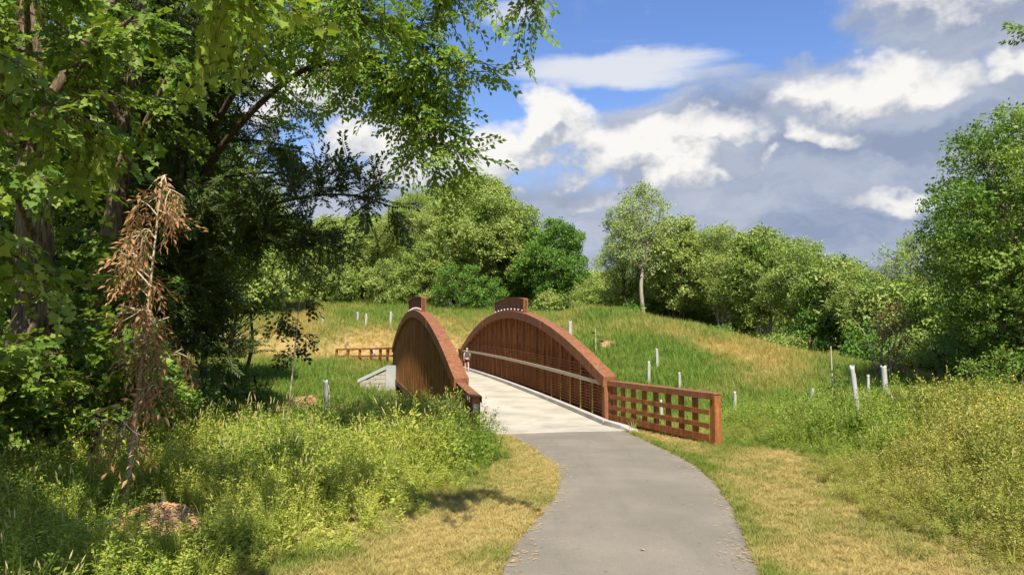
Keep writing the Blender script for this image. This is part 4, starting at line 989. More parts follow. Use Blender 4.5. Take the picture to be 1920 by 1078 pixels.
# maple over the viewer's left shoulder: its outer boughs hang into the top left and shade the weeds
limb_tree('overhanging_maple', 'maple boughs with big bright leaves hanging into the top left corner', (-8.6, 5.2, 0.05), [
    ([(-8.6, 5.2, -0.3), (-8.5, 5.2, 3), (-8.3, 5.3, 6), (-8.0, 5.4, 9.5), (-7.9, 5.4, 12)], 0.34, 0.12, 0.6),
    ([(-8.4, 5.2, 4.6), (-7.6, 6.6, 5.8), (-6.8, 7.8, 6.2), (-6.0, 8.8, 5.9), (-5.3, 9.4, 5.3)], 0.12, 0.02, 1.7),
    ([(-8.4, 5.2, 4.0), (-8.0, 6.8, 4.8), (-7.5, 8.2, 4.9), (-7.0, 9.2, 4.5), (-6.6, 9.9, 3.9)], 0.10, 0.02, 1.7),
    ([(-8.3, 5.3, 6.0), (-6.6, 6.2, 7.6), (-5.0, 7.2, 8.0), (-3.8, 8.2, 7.6), (-3.2, 9.0, 7.0)], 0.12, 0.02, 1.8),
    ([(-8.2, 5.3, 6.6), (-6.4, 5.2, 8.2), (-4.4, 5.2, 8.8), (-2.4, 5.8, 8.7), (-1.0, 6.6, 8.3), (0.0, 7.2, 7.9)], 0.12, 0.02, 2.2),
    ([(-8.2, 5.3, 7.2), (-6.2, 3.6, 8.8), (-4.2, 2.6, 9.2), (-2.4, 2.4, 8.8)], 0.12, 0.02, 2.0),
    ([(-8.4, 5.2, 5.0), (-7.0, 4.0, 6.6), (-5.4, 3.2, 7.4), (-4.0, 3.0, 7.2)], 0.11, 0.02, 2.0),
    ([(-8.4, 5.2, 5.2), (-7.8, 3.4, 7.0), (-7.0, 2.0, 7.8), (-6.0, 0.8, 7.6)], 0.10, 0.02, 2.4), ([(-8.4, 5.2, 4.8), (-8.0, 3.8, 6.0), (-7.6, 2.6, 6.6), (-7.2, 1.6, 6.4)], 0.10, 0.02, 2.4), ([(-8.3, 5.3, 6.2), (-7.0, 4.4, 7.6), (-5.8, 3.8, 8.0), (-4.8, 3.6, 7.8)], 0.10, 0.02, 2.4),
    ([(-8.4, 5.2, 5.4), (-9.4, 7.0, 6.8), (-9.8, 8.8, 7.2), (-9.6, 10.4, 6.8)], 0.10, 0.02, 1.6),
    ([(-8.5, 5.2, 3.2), (-8.3, 7.2, 3.6), (-8.0, 8.8, 3.4), (-7.5, 10.0, 2.7)], 0.07, 0.015, 1.5),
    ([(-8.5, 5.2, 2.6), (-8.8, 7.4, 2.7), (-8.6, 9.4, 2.4), (-8.0, 10.8, 1.9)], 0.06, 0.015, 1.3)],
    S_maple, 305, 'bark', G3, (8, 1.35), 6, (0.62, 0.25), 0.95, 0.5, -0.25)
for i, (bx, by, h, lab, nl, tn) in enumerate([(-9.3, 12.4, 4.6, 'low leafy maple thicket in front of the thick furrowed trunk', 13, .45), (-8.0, 14.4, 3.6, 'low maple thicket right of the furrowed trunk', 10, .3), (-10.9, 11.4, 4.4, 'leafy thicket at the left edge of the view', 11, .4), (-8.9, 16.2, 4.2, 'shaded maple thicket at the foot of the leaning trunk', 10, .2)]):
    rr_ = random.Random(40 + i); L_ = []
    for k in range(nl):
        a_ = k * 2.4 + rr_.random(); r_ = rr_.uniform(0.6, 1.5); z_ = rr_.uniform(0.5, 1.0) * h
        L_.append(([(bx + rr_.uniform(-.2, .2), by + rr_.uniform(-.2, .2), -0.1), (bx + math.cos(a_) * r_ * .4, by + math.sin(a_) * r_ * .4, z_ * .6), (bx + math.cos(a_) * r_, by + math.sin(a_) * r_, z_)], 0.03, 0.008, 0.9))
    limb_tree('maple_thicket', lab, (bx, by, 0), L_, S_maple, 340 + i, 'twig', 'maple thickets under the left wood', (7, 0.9), 4, (tn, 0.25), 0.85, 0.4, -0.15, 0.3)
# withered sapling tied to its stake, and the dark drooping one
def sapling(name, label, base, H, protos, seed, n, tint, crown_from, spread, lean=(0.0, 0.0), droop=-0.5, scale=1.0, r=0.045, bark='stake'):
    rng = np.random.default_rng(seed); limbs = [([base + np.array([0, 0, -0.2]), base + np.array([lean[0] * .4 + .03, lean[1] * .4, H * 0.4]), base + np.array([lean[0], lean[1], H])], r, 0.010, 0)]
    for k in range(n):
        q = crown_from + (1 - crown_from) * (k + rng.random()) / n; p = base + np.array([lean[0] * q, lean[1] * q, H * q]); a = rng.uniform(0, 6.28); L = spread * rng.uniform(0.4, 1.1) * (1.15 - 0.7 * (q - crown_from) / (1 - crown_from))
        e = p + np.array([math.cos(a) * L, math.sin(a) * L, L * rng.uniform(0.2, 0.9)]); limbs.append(([p, (p + e) / 2 + np.array([0, 0, .05]), e], 0.012, 0.005, 0.5))
    return limb_tree(name, label, tuple(base), limbs, protos, seed, bark, 'staked saplings', (5, 0.35), 2, tint, scale, 0.2, droop, 0.3)
sapling('withered_sapling', 'dead sapling with curled orange-brown leaves in front of the left wood', np.array([-6.15, 12.0, 0.0]), 5.5, S_dead, 311, 24, (0.35, 0.3), 0.22, 0.60, (0.40, 0.1), -0.5, 0.80)
sapling('drooping_sapling', 'young tree with dark wilted leaves on a thin bent stem', np.array([-6.05, 20.0, 0.0]), 3.9, S_drk, 312, 8, (0.4, 0.3), 0.56, 0.85, (0.35, 0.0), -0.35, 0.8, 0.035)
tree('dark_shrub', 'dark shadowed shrub at the edge of the left wood', 'shrub', -8.2, 22.5, 2.3, 0.95, 0.0, P_right, 313, group='shrubs', tint=(0.15, 0.15), lobes=14, forks=3, trunk_r=0.05, scale=0.5, n=260)
for i, (x, y, h, r, lab) in enumerate([(-11.0, 20.5, 3.2, 1.5, 'shaded bush under the dark cedar'), (-12.6, 17.5, 3.4, 1.8, 'leafy bush behind the thick furrowed trunk'), (-8.5, 17.6, 2.2, 1.1, 'low leafy bush right of the leaning trunk'), (-11.6, 14.2, 2.6, 1.4, 'low bush at the far left below the thick trunk')]):
    tree('bush', lab, 'bush', x, y, h, r, 0.0, P_right, 320 + i, group='bushes under the left wood', tint=(0.35, 0.2), lobes=14, forks=3, trunk_r=0.05, scale=0.6, n=420)
# twig of a tree that stands outside the right edge
limb_tree('outside_tree', 'twigs of a tree reaching in at the top right corner', (15.70, 15.0, 0.10), [
    ([(15.70, 15, -0.20), (15.50, 15, 4.00), (15.30, 15, 8.50), (15.40, 15.2, 12.50)], 0.25, 0.06, 0.5), ([(15.40, 15, 7.50), (13.90, 15.5, 9.10), (12.70, 15.8, 9.70), (11.60, 16.0, 9.60)], 0.06, 0.012, 0.8),
    ([(15.40, 15, 6.50), (13.70, 15.8, 8.10), (12.40, 16.0, 8.80)], 0.05, 0.012, 0.6), ([(15.40, 15, 8.50), (16.70, 14.4, 10.10), (17.90, 13.8, 10.90)], 0.06, 0.012, 1.0), ([(15.40, 15, 9.50), (15.10, 16.4, 11.10), (14.70, 17.6, 11.90)], 0.06, 0.012, 1.0)],
    S_arch, 330, 'bark', G3, (6, 0.9), 4, (0.3, 0.2), 0.9, 0.35, -0.1, 0.45)

# ------------------------------------------------------------------ grass and weeds (uncountable)
def sample(x0, x1, y0, y1, dens, rng):
    n = int((x1 - x0) * (y1 - y0) * dens); x = rng.uniform(x0, x1, n); y = rng.uniform(y0, y1, n)
    k = np.abs(x) < 0.74 * y + 4.0; return x[k], y[k]
def clear(x, y, edge=0.0):
    s, o = bridge_so(x, y)
    on = (s > -2.3) & (s < BL + 2.3) & (o > -0.35) & (o < BW + 0.35)
    return (path_dist(x, y) > edge) & ~on & (far_dist(x, y) > 1.65 + edge)
LB = np.array([(-6, -4.6), (4, -4.2), (7, -3.5), (9.15, -3.0), (9.8, -2.5), (12.5, -1.55), (15, -0.95), (17.4, -0.45), (18.8, -0.30), (23.5, -0.75), (26, -1.8), (30, -2.6)])
RB = np.array([(-6, 7.5), (6, 6.6), (9.15, 5.9), (9.8, 5.4), (11.2, 5.4), (13, 5.9), (15.4, 6.5), (17.5, 7.3), (19.2, 7.4), (20.2, 6.2), (24, 5.6), (26, 5.0)])
def left_edge(y): return np.interp(y, LB[:, 0], LB[:, 1])
def right_edge(y): return np.interp(y, RB[:, 0], RB[:, 1])
MULCH = [(-5.45, 11.75, 0.75), (-5.0, 11.1, 0.45)]

def build_grass():
    rng = np.random.default_rng(77)
    # mown verge, mostly dry
    T = [grass_proto('dry_tuft', M['grass_verge'], 15, 0.035, 0.11, 0.05, 0.006, s, 0.8, r0=0.05) for s in (1, 2, 3)]
    xs, ys = [], []
    for (a, b, d) in ((6, 12, 420), (12, 18, 260), (18, 28, 150)):
        x, y = sample(-6, 11, a, b, d, rng); e = left_edge(y) - 0.4, right_edge(y) + 0.5
        fr = 0.10 * rng.random(len(x)) ** 2 - 0.07 + 0.08 * (fbm(x * 3, y * 3, 55) - 0.5)
        k = (x > e[0]) & (x < e[1]) & clear(x, y, 0) & (path_dist(x, y) > fr); xs.append(x[k]); ys.append(y[k])
    x = np.concatenate(xs); y = np.concatenate(ys); pd = path_dist(x, y); n = len(x)
    g = np.clip(fbm(x * 0.9, y * 0.6, 5) * 1.7 - 0.72 + 0.55 * np.exp(-(pd / 0.35) ** 2) * (x > 2) + 0.5 * np.exp(-((y - 21) / 2.5) ** 2) * (x > 3) + 0.35 * sstep(0.8, -0.1, np.minimum(x - left_edge(y), right_edge(y) - x)), 0, 1)
    g = np.clip(g + rng.normal(0, .12, n), 0, 1)
    o = scatter('mown_grass', np.c_[x, y, ground_z(x, y)], rot_rand(n, rng, .15), np.c_[np.full(n, 1.0), np.full(n, 1.0), 0.7 + 0.9 * g] * rng.uniform(0.7, 1.3, n)[:, None], g, T, None, 1)
    tag(o, 'short dry mown grass along both sides of the path', 'grass', kind='stuff')
    # tall weeds
    wl = [weed_proto('weed', [M['weed'], M['flower']], 6, 0.5, 1.2, 48, 0.066, 0.028, s, 3 if s % 2 else 0, 0.32) for s in (11, 12, 13)] + [weed_proto('broad_weed', [M['weed'], M['flower']], 4, 0.4, 0.9, 20, 0.13, 0.06, 17, 0, 0.35)]
    tg = [grass_proto('tall_grass', [M['weed'], M['seed']], 30, 0.55, 1.05, 0.10, 0.011, s, 0.35, 1, 0.10) for s in (15, 16)]
    tall = grass_proto('seeding_grass', [M['weed'], M['seed']], 16, 0.8, 1.4, 0.15, 0.009, 18, 0.3, 3, 0.10)
    x, y = sample(-17, 0.5, 5.5, 34, 28, rng); mlt = np.ones(len(x))
    for mx, my, mr in MULCH: mlt *= 1 - 0.97 * np.exp(-(((x - mx) / mr) ** 2 + ((y - my) / mr) ** 2) ** 2)
    s_, o_ = bridge_so(x, y)
    k = (x < left_edge(y) + rng.normal(0, .18, len(x))) & clear(x, y, 0.15) & (rng.random(len(x)) < mlt) & ~((x > np.interp(y, [19.0, 25.1], [-1.05, -1.95])) & (y > 18.9) & (y < 26)) & (y < 27 + 3 * rng.random(len(x)))
    x, y = x[k], y[k]; n = len(x)
    edge = np.where(y > 15.5, sstep(-0.3, 0.35, left_edge(y) - x), sstep(0.0, 1.4, left_edge(y) - x))
    hh = (0.36 + 0.64 * edge) * np.interp(y, [5, 10, 12.5, 16, 22, 28], [0.62, 0.66, 0.70, 0.82, 0.88, 0.62]) * (0.55 + 0.9 * fbm(x * .8, y * .8, 31)) * rng.uniform(0.6, 1.4, n)
    hh = hh * (1 - 0.72 * np.exp(-((x + 4.7) / 1.0) ** 2 - ((y - 10.6) / 1.3) ** 2))
    hh = hh * (1 - 0.55 * sstep(19, 22, y) * sstep(-4.5, -6, x))
    tint = np.clip(fbm(x * .45, y * .35, 8) * 1.6 - 0.22 + rng.normal(0, .15, n), 0, 1)
    sc = np.c_[hh * 0.55 + 0.45, hh * 0.55 + 0.45, hh]
    o = scatter('tall_weeds', np.c_[x, y, ground_z(x, y) - 0.02], rot_rand(n, rng, .12), sc, tint, wl + wl + tg + [tall], None, 2)
    tag(o, 'dense tall green weeds and seeding grass left of the path', 'weeds', kind='stuff')
    wr = [weed_proto('yellow_weed', [M['weed_yellow'], M['flower']], 6, 0.6, 1.1, 54, 0.055, 0.024, s, 1) for s in (21, 22, 23)]
    x, y = sample(4.5, 21, 5.5, 31, 20, rng); k = (x > right_edge(y) + rng.normal(0, .25, len(x))) & clear(x, y, 0.15); x, y = x[k], y[k]; n = len(x)
    edge = sstep(0.0, 3.0, x - right_edge(y))
    hh = (0.30 + 0.75 * edge) * np.interp(y, [5, 10, 14, 20, 25, 31], [0.6, 0.75, 1.05, 1.15, 0.9, 0.6]) * (0.5 + 0.95 * fbm(x * .7, y * .7, 41)) * rng.uniform(0.6, 1.45, n)
    hh *= 1 - 0.55 * sstep(11, 6, x) * sstep(18, 23, y)
    tint = np.clip(fbm(x * .35, y * .3, 9) * 1.5 - 0.25 + rng.normal(0, .15, n), 0, 1)
    sc = np.c_[hh * 0.5 + 0.5, hh * 0.5 + 0.5, hh]
    yel = fbm(x * .22 + 5, y * .22, 15) + 0.25 * sstep(9, 13, x) - 0.2 * sstep(17, 21, y) > 0.47
    o = scatter('yellow_weeds', np.c_[x, y, ground_z(x, y) - 0.02][yel], rot_rand(n, rng, .12)[yel], sc[yel], tint[yel], wr + wr + wr + [tg[0]], None, 3)
    tag(o, 'tall yellow-green flowering weeds at the right', 'weeds', kind='stuff')
    gn = ~yel
    o = scatter('green_weeds', np.c_[x, y, ground_z(x, y) - 0.02][gn], rot_rand(n, rng, .12)[gn], sc[gn], tint[gn] * 0.6, wl + tg, None, 4)
    tag(o, 'tall green weeds between the right railing and the white tubes', 'weeds', kind='stuff')
    # meadow
    mg = [grass_proto('meadow_clump', [M['grass_meadow'], M['seed']], 22, 0.25, 0.62, 0.12, 0.018, s, 0.45, 0, 0.22) for s in (31, 32, 33)]
    xs, ys = [], []
    for (x0, x1, a, b, d) in ((-24, 26, 24, 36, 22), (-30, 30, 36, 50, 16), (-36, 34, 50, 70, 11), (-44, 36, 70, 100, 7)):
        x, y = sample(x0, x1, a, b, d, rng); s_, o_ = bridge_so(x, y)
        k = clear(x, y, 0.1) & ~((s_ > -0.5) & (s_ < BL) & (o_ > -0.4) & (o_ < BW + 0.4))
        k &= ~((x < left_edge(y)) & (y < 26)) & ~((x > right_edge(y) + 1) & (y < 28))
        for cx, cy, rx, ry, aa in SOIL:
            qx, qy = (x - cx) * math.cos(aa) + (y - cy) * math.sin(aa), -(x - cx) * math.sin(aa) + (y - cy) * math.cos(aa)
            k &= (qx / rx) ** 2 + (qy / ry) ** 2 > 0.6 + 0.8 * rng.random(len(x))
        xs.append(x[k]); ys.append(y[k])
    x = np.concatenate(xs); y = np.concatenate(ys); n = len(x); g = np.clip(green_field(x, y) + rng.normal(0, .10, n), 0, 1)
    sc = np.interp(y, [24, 34, 50, 100], [0.65, 0.8, 1.0, 1.5]) * rng.uniform(0.6, 1.25, n) * (0.75 + 0.5 * g)
    o = scatter('meadow_grass', np.c_[x, y, ground_z(x, y) - 0.02], rot_rand(n, rng, .15), sc, g, mg, None, 5)
    tag(o, 'gold and green meadow grass over the far bank and hill', 'grass', kind='stuff')
SOIL = [(-11.7, 40.5, 0.95, 9.0, 0.146), (6.3, 49.2, 0.7, 1.2, 0), (10.8, 57.2, 2.2, 0.9, 0)]
build_grass()

def soil_patch(cx, cy, rx, ry, rot, label, seed, chips=True, mat='soil'):
    rng = np.random.default_rng(seed); m = MB(); V = []; F = []; K = 26; Rn = 9
    for i in range(Rn):
        for j in range(K):
            a = j / K * 6.283; r = (i + 0.02) / (Rn - 1) * (1 + 0.28 * math.sin(3 * a + seed) * (i > 3) + 0.12 * math.sin(7 * a))
            x = math.cos(a) * rx * r; y = math.sin(a) * ry * r; x, y = cx + x * math.cos(rot) - y * math.sin(rot), cy + x * math.sin(rot) + y * math.cos(rot)
            V.append([x, y, (0.30 if mat == 'chip' else 0.16) * (1 - min(1, r) ** 2) - 0.05 + rng.normal(0, .012)])
    V = np.array(V); V[:, 2] += ground_z(V[:, 0], V[:, 1]); F = [(i * K + j, i * K + (j + 1) % K, (i + 1) * K + (j + 1) % K, (i + 1) * K + j) for i in range(Rn - 1) for j in range(K)]
    m.add(V, F); o = m.build('soil_patch', M[mat], smooth=True); tag(o, label, 'soil', kind='structure')
    if chips:
        n = int(700 * rx * ry + 150); r = np.sqrt(rng.random(n)) * 1.05; a = rng.uniform(0, 6.283, n); x = rx * r * np.cos(a); y = ry * r * np.sin(a)
        x, y = cx + x * math.cos(rot) - y * math.sin(rot), cy + x * math.sin(rot) + y * math.cos(rot); z = ground_z(x, y) + (0.30 if mat == 'chip' else 0.16) * (1 - np.minimum(r, 1) ** 2) - 0.03
        mm = MB()
        for i in range(n):
            mm.box((x[i], y[i], z[i]), (rng.uniform(.04, .12), rng.uniform(.015, .04), .012), np.array(Euler(rng.uniform(-.7, .7, 3).tolist()[:2] + [rng.uniform(0, 6)]).to_matrix()))
        o = mm.build('wood_chips', M['chip']); tag(o, 'loose wood chips over the ' + label, 'wood chips', kind='stuff')
for i, (x, y, r) in enumerate(MULCH): soil_patch(x, y, r, r * 0.8, 0.2, ('mulch mound at the foot of the dead sapling', 'small mulch spill in front of the dead sapling')[i], 3 + i, True, 'chip')
for i, (cx, cy, rx, ry, aa) in enumerate(SOIL): soil_patch(cx, cy, rx, ry, aa, ('bare reddish soil strip left of the white tube', 'small sandy soil spot beyond the right arch', 'bare earth scar on top of the right mound')[i], 11 + i, i < 1)

# ------------------------------------------------------------------ tree tubes and stakes
def tube_guard(x, y, h, r, label, tilt=(0, 0), broken=False):
    r = r * 0.8
    z = float(ground_z(np.array([x]), np.array([y]))[0]); root = empty('tree_tube', (x, y, z)); root.rotation_euler = (tilt[0], tilt[1], 0.4)
    tag(root, label, 'tree tube', 'pale tubes around young trees'); rnd = random.Random(int(x * 100 + y * 10)); m = MB(); k = 12
    def ring(zz, rr): return [(math.cos(a * 6.283 / k) * rr, math.sin(a * 6.283 / k) * rr, zz + (rnd.uniform(-.03, .05) if zz == h else 0)) for a in range(k)]
    top = ring(h, r * 1.07)
    m.rings([ring(-0.1, r), ring(h * 0.5, r * 0.98), ring(h * 0.95, r), top, [(a * .86, b * .86, c) for a, b, c in top], ring(h * 0.4, r * 0.84)], cap=False)
    m.build('sleeve', M['tube'], root, smooth=True)
    m = MB(); m.box((r * 1.25, 0, h * 0.42), (0.03, 0.03, h * 0.95)); m.build('stake', M['stake'], root)

for a in [(-7.6, 31.0, 1.62, 0.12, 'pale tree tube standing in grass left of the bridge', (0.02, -0.06)), (-26.6, 73.2, 1.45, 0.12, 'far tree tube seen through the left wood gap', (0, 0)),
          (-19.6, 77.3, 1.1, 0.10, 'thin far tree tube just right of the drooping sapling', (0, 0)), (-16.5, 79.8, 1.1, 0.11, 'highest tree tube on the far left hill below hanging branches', (0, 0)), (-15.0, 76.5, 1.5, 0.11, 'middle tree tube on the far left hill', (0, 0.05)),
          (-12.7, 77.9, 1.45, 0.13, 'tree tube on the left hill nearest the left crest panel', (0, 0.04)), (4.2, 54.3, 1.4, 0.14, 'tree tube peeping over the right arch', (0, 0.02)), (7.3, 40.2, 1.25, 0.08, 'lower of two tubes on the green slope behind the right railing', (0, 0.03)),
          (8.25, 42.7, 1.15, 0.08, 'upper of two tubes on the green slope behind the right railing', (0, 0)), (8.6, 38.6, 0.95, 0.07, 'small tube just above the middle of the right railing', (0, 0)), (9.7, 32.8, 1.0, 0.06, 'short tube just right of the right railing end post', (0, 0.02)),
          (12.7, 32.0, 1.05, 0.11, 'short broken tube in weeds right of the railing', (0, 0.10)), (10.15, 22.0, 2.15, 0.085, 'tallest leaning white tube rising from the right weeds', (0.0, -0.12)), (15.6, 33.0, 1.25, 0.07, 'thin tube between the two big white tubes on the right', (0, 0.05)),
          (16.4, 33.0, 1.55, 0.15, 'thick white tube with torn top near the right wood edge', (0, -0.06)), (6.45, 32.6, 1.1, 0.06, 'thin tube seen through the slots of the right railing', (0, 0))]:
    tube_guard(*a)
def staked_sapling(x, y, h, label, seed):
    z = float(ground_z(np.array([x]), np.array([y]))[0]); root = empty('staked_sapling', (x, y, z)); tag(root, label, 'sapling', 'staked saplings')
    m = MB(); m.tube([(0, 0, -.2), (0.02, 0, h * .5), (0, 0, h)], [0.035, 0.03, 0.025], 6); m.build('stake', M['stake'], root)
    m = MB(); m.tube([(0.10, 0, -.1), (0.13, 0.02, h * .35), (0.10, 0, h * .72)], [0.02, 0.015, 0.006], 5); m.build('stem', M['twig'], root)
    rng = np.random.default_rng(seed); n = 16; P = np.c_[rng.normal(0.16, .12, n), rng.normal(0, .12, n), rng.uniform(h * .22, h * .75, n)]
    scatter('leaves', P, rot_rand(n, rng, .4), rng.uniform(.5, .9, n), rng.random(n), S_drk, root, seed)
staked_sapling(14.3, 33.6, 2.6, 'thin pale stake with a wilted sapling on the golden slope', 5)
staked_sapling(5.3, 47.6, 1.6, 'thin staked sapling on the green slope beyond the right arch', 6)
staked_sapling(-13.9, 62.5, 2.4, 'pale thin sapling left of the far post and rail fence', 7)

# ------------------------------------------------------------------ people
M['skin'] = simple('skin', (0.55, 0.33, 0.23), 0.55, 0.08, 20)
M['top_dark'] = simple('dark_grey_shirt', (0.075, 0.078, 0.085), 0.85, 0.2, 15)
M['shorts_dark'] = simple('black_shorts', (0.022, 0.023, 0.032), 0.85, 0.2, 15)
M['white_cloth'] = simple('white_shirt', (0.66, 0.66, 0.68), 0.8, 0.06, 15)
M['grey_cloth'] = simple('grey_trousers', (0.30, 0.32, 0.37), 0.8, 0.1, 15)
M['hair_blonde'] = simple('grey_blonde_hair', (0.40, 0.34, 0.27), 0.6, 0.2, 40)
M['hair_dark'] = simple('dark_hair', (0.03, 0.022, 0.018), 0.6, 0.2, 40)
M['shoe'] = simple('pale_shoe', (0.5, 0.45, 0.42), 0.7, 0.1, 20)

def skin_mesh(name, verts, edges, radii, mat, parent, root=0, sub=2):
    me = bpy.data.meshes.new(name); me.from_pydata(verts, edges, []); me.update(); me.materials.append(mat)
    o = bpy.data.objects.new(name, me); link(o, parent)
    md = o.modifiers.new('skin', 'SKIN'); md.use_smooth_shade = True
    for i, r in enumerate(radii):
        sv = me.skin_vertices[0].data[i]; sv.radius = (r if isinstance(r, tuple) else (r, r)); sv.use_root = (i == root)
    sb = o.modifiers.new('sub', 'SUBSURF'); sb.levels = sub; sb.render_levels = sub
    return o
def person(label, loc, rz, H, step, shirt, legs, hair, arm=0.12, long_legs=False, cap=False, hold=0.0):
    """faces +Y in its own frame; one continuous body, clothes and hair as children of the person"""
    k = H / 1.70; root = empty('person', loc, rz); tag(root, label, 'person', 'people on the path')
    V = []; E = []; R = []
    def v(x, y, z, r, p=None):
        V.append((x * k, y * k, z * k)); R.append(tuple(q * k for q in r) if isinstance(r, tuple) else r * k)
        if p is not None: E.append((p, len(V) - 1))
        return len(V) - 1
    pel = v(0, 0, 0.93, (0.135, 0.10)); wa = v(0, 0.01, 1.08, (0.12, 0.09), pel); ch = v(0, 0.0, 1.27, (0.15, 0.105), wa); ne0 = v(0, -0.01, 1.41, (0.075, 0.07), ch); ne = v(0, 0.0, 1.475, 0.05, ne0)
    hd = v(0, 0.02, 1.56, (0.072, 0.085), ne); ht = v(0, 0.01, 1.64, (0.065, 0.075), hd); v(0, 0.115, 1.555, 0.012, hd)
    for s in (-1, 1): v(s * 0.082, 0.0, 1.56, 0.015, hd)
    knees = {}; feet = {}
    for s, st in ((-1, step), (1, -step)):
        hp = v(s * 0.085, 0, 0.86, 0.088, pel); kn = v(s * 0.09, st * 0.55 + 0.03, 0.48, 0.056, hp); cf = v(s * 0.09, st * 0.75, 0.30, 0.054, kn); an = v(s * 0.09, st, 0.09 + (0.05 if st < 0 else 0), 0.036, cf)
        he = v(s * 0.09, st - 0.02, 0.045 + (0.04 if st < 0 else 0), 0.038, an); to = v(s * 0.10, st + 0.14, 0.03, 0.030, he); knees[s] = V[kn]; feet[s] = (V[an], V[he], V[to])
        sh = v(s * 0.165, 0, 1.36, 0.056, ch); el = v(s * 0.215, -st * 0.25 - 0.03 + hold * .1, 1.09, 0.042, sh); wr = v(s * 0.20 + 0.01 * s, -st * 0.55 + 0.06 + hold, 0.87 + hold * .5, 0.028, el)
        pm = v(s * 0.205, -st * 0.6 + 0.075 + hold, 0.80 + hold * .5, (0.018, 0.034), wr)
        for q, (dy, ln) in enumerate(((-0.030, .060), (-0.011, .075), (0.010, .078), (0.029, .068))):
            a = v(s * 0.20, -st * 0.6 + 0.08 + dy + hold, 0.765 + hold * .5, 0.0085, pm); v(s * 0.188, -st * 0.6 + 0.09 + dy + hold, 0.765 - ln + hold * .5, 0.0075, a)
        t1 = v(s * 0.185, -st * 0.6 + 0.125 + hold, 0.80 + hold * .5, 0.0095, wr); v(s * 0.178, -st * 0.6 + 0.135 + hold, 0.765 + hold * .5, 0.008, t1)
    skin_mesh('body', V, E, R, M['skin'], root)
    def garment(name, vv, ee, rr, mat): skin_mesh(name, [(a * k, b * k, c * k) for a, b, c in vv], ee, [tuple(q * k for q in r) if isinstance(r, tuple) else r * k for r in rr], mat, root)
    garment('shirt', [(0, 0, 0.90), (0, 0.01, 1.08), (0, 0, 1.27), (0, -0.01, 1.40), (-0.165, 0, 1.36), (0.165, 0, 1.36), (-0.19, -0.01, 1.25), (0.19, -0.01, 1.25)], [(0, 1), (1, 2), (2, 3), (2, 4), (2, 5), (4, 6), (5, 7)],
            [(0.158, 0.118), (0.140, 0.108), (0.168, 0.122), (0.085, 0.08), 0.070, 0.070, 0.062, 0.062], shirt)
    vv = [(0, 0, 0.95)]; ee = []; rr = [(0.150, 0.115)]
    for s, st in ((-1, step), (1, -step)):
        i = len(vv); vv.append((s * 0.085, 0, 0.84)); rr.append(0.104); ee.append((0, i))
        if long_legs: vv += [(s * 0.09, st * 0.55 + 0.03, 0.48), (s * 0.09, st, 0.12)]; rr += [0.072, 0.060]; ee += [(i, i + 1), (i + 1, i + 2)]
        else: vv.append((s * 0.088, st * 0.35 + 0.02, 0.62)); rr.append(0.088); ee.append((i, i + 1))
    garment('trousers' if long_legs else 'shorts', vv, ee, rr, legs)
    if cap:
        garment('cap', [(0, 0.0, 1.60), (0, 0.0, 1.67), (0, 0.15, 1.615)], [(0, 1), (0, 2)], [(0.085, 0.095), (0.06, 0.065), (0.05, 0.012)], M['hair_dark'])
    else: garment('hair', [(0, -0.02, 1.50), (0, -0.025, 1.58), (0, -0.005, 1.655)], [(0, 1), (1, 2)], [(0.072, 0.06), (0.088, 0.085), (0.066, 0.072)], hair)
    for s in (-1, 1):
        a, h, t = (tuple(q / k for q in f) for f in feet[s]); garment('shoe', [(a[0], a[1] - .01, a[2] - 0.02), (h[0], h[1], h[2] + .002), t], [(0, 1), (1, 2)], [0.044, 0.047, 0.040], M['shoe'])
bp = B(25.8, 0.74)
person('woman in dark top and black shorts walking away across the deck', tuple(bp), ANG, 1.68, 0.16, M['top_dark'], M['shorts_dark'], M['hair_blonde'])
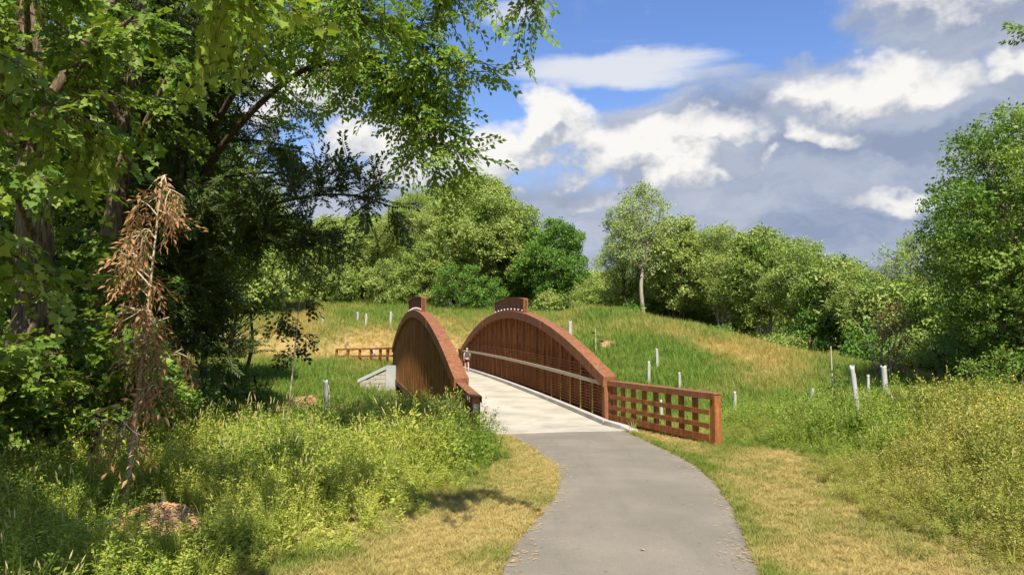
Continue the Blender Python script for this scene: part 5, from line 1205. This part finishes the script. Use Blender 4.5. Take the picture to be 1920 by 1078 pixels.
person('person in white shirt and dark cap behind the far path fence', (-12.35, 67.0, 0.96), 1.2, 1.76, 0.12, M['white_cloth'], M['grey_cloth'], M['hair_dark'], long_legs=False, cap=True, hold=0.18)
person('person in pale shirt half hidden behind the left arch', (-9.95, 66.0, 0.96), 1.3, 1.72, 0.10, M['white_cloth'], M['grey_cloth'], M['hair_dark'], long_legs=True)

# small things on the ground
def litter():
    rng = np.random.default_rng(4)
    M['dry_leaf'] = simple('fallen_leaf', (0.38, 0.26, 0.12), 0.8, 0.2, 30)
    for i, (x, y, lab) in enumerate([(1.70, 10.2, 'single fallen leaf in the middle of the near path'), (0.95, 13.3, 'tiny fallen leaf near the left edge of the path'), (3.55, 13.4, 'tiny fallen leaf near the right edge of the path')]):
        m = MB(); a = rng.uniform(0, 6); leaf(m, np.zeros(3), np.array([math.cos(a), math.sin(a), .1]), np.array([0, 0, 1.0]), 0.10 if i == 0 else 0.05, 0.05 if i == 0 else .03)
        o = m.build('fallen_leaf', M['dry_leaf']); o.location = (x, y, 0.02); tag(o, lab, 'leaf', 'fallen leaves on the path')
litter()
def debris():
    rng = np.random.default_rng(9); n = 1500; i = rng.integers(20, len(pl) - 1, n); side = rng.random(n) < 0.5
    t = np.abs(rng.normal(0, 0.035, n)); t = np.where(rng.random(n) < 0.05, rng.random(n) * 0.5, t)
    p = np.where(side[:, None], pl[i] * (1 - t[:, None]) + pr[i] * t[:, None], pr[i] * (1 - t[:, None]) + pl[i] * t[:, None]) + rng.normal(0, 0.12, (n, 2)); k = p[:, 1] > 4; p = p[k]
    m = MB()
    for q in p:
        a = rng.uniform(0, 6.283); l_ = rng.uniform(.01, .04); w_ = rng.uniform(.002, .006); d = np.array([math.cos(a), math.sin(a)]) * l_; e = np.array([-d[1], d[0]]) / l_ * w_
        z = 0.017; m.add([(*(q - d - e), z - .004), (*(q + d - e), z), (*(q + d + e), z + .004), (*(q - d + e), z)], [(0, 1, 2, 3)])
    o = m.build('straw_debris', M['dry_leaf']); tag(o, 'dry straw and leaf bits strewn along the path edges', 'debris', kind='stuff')
debris()
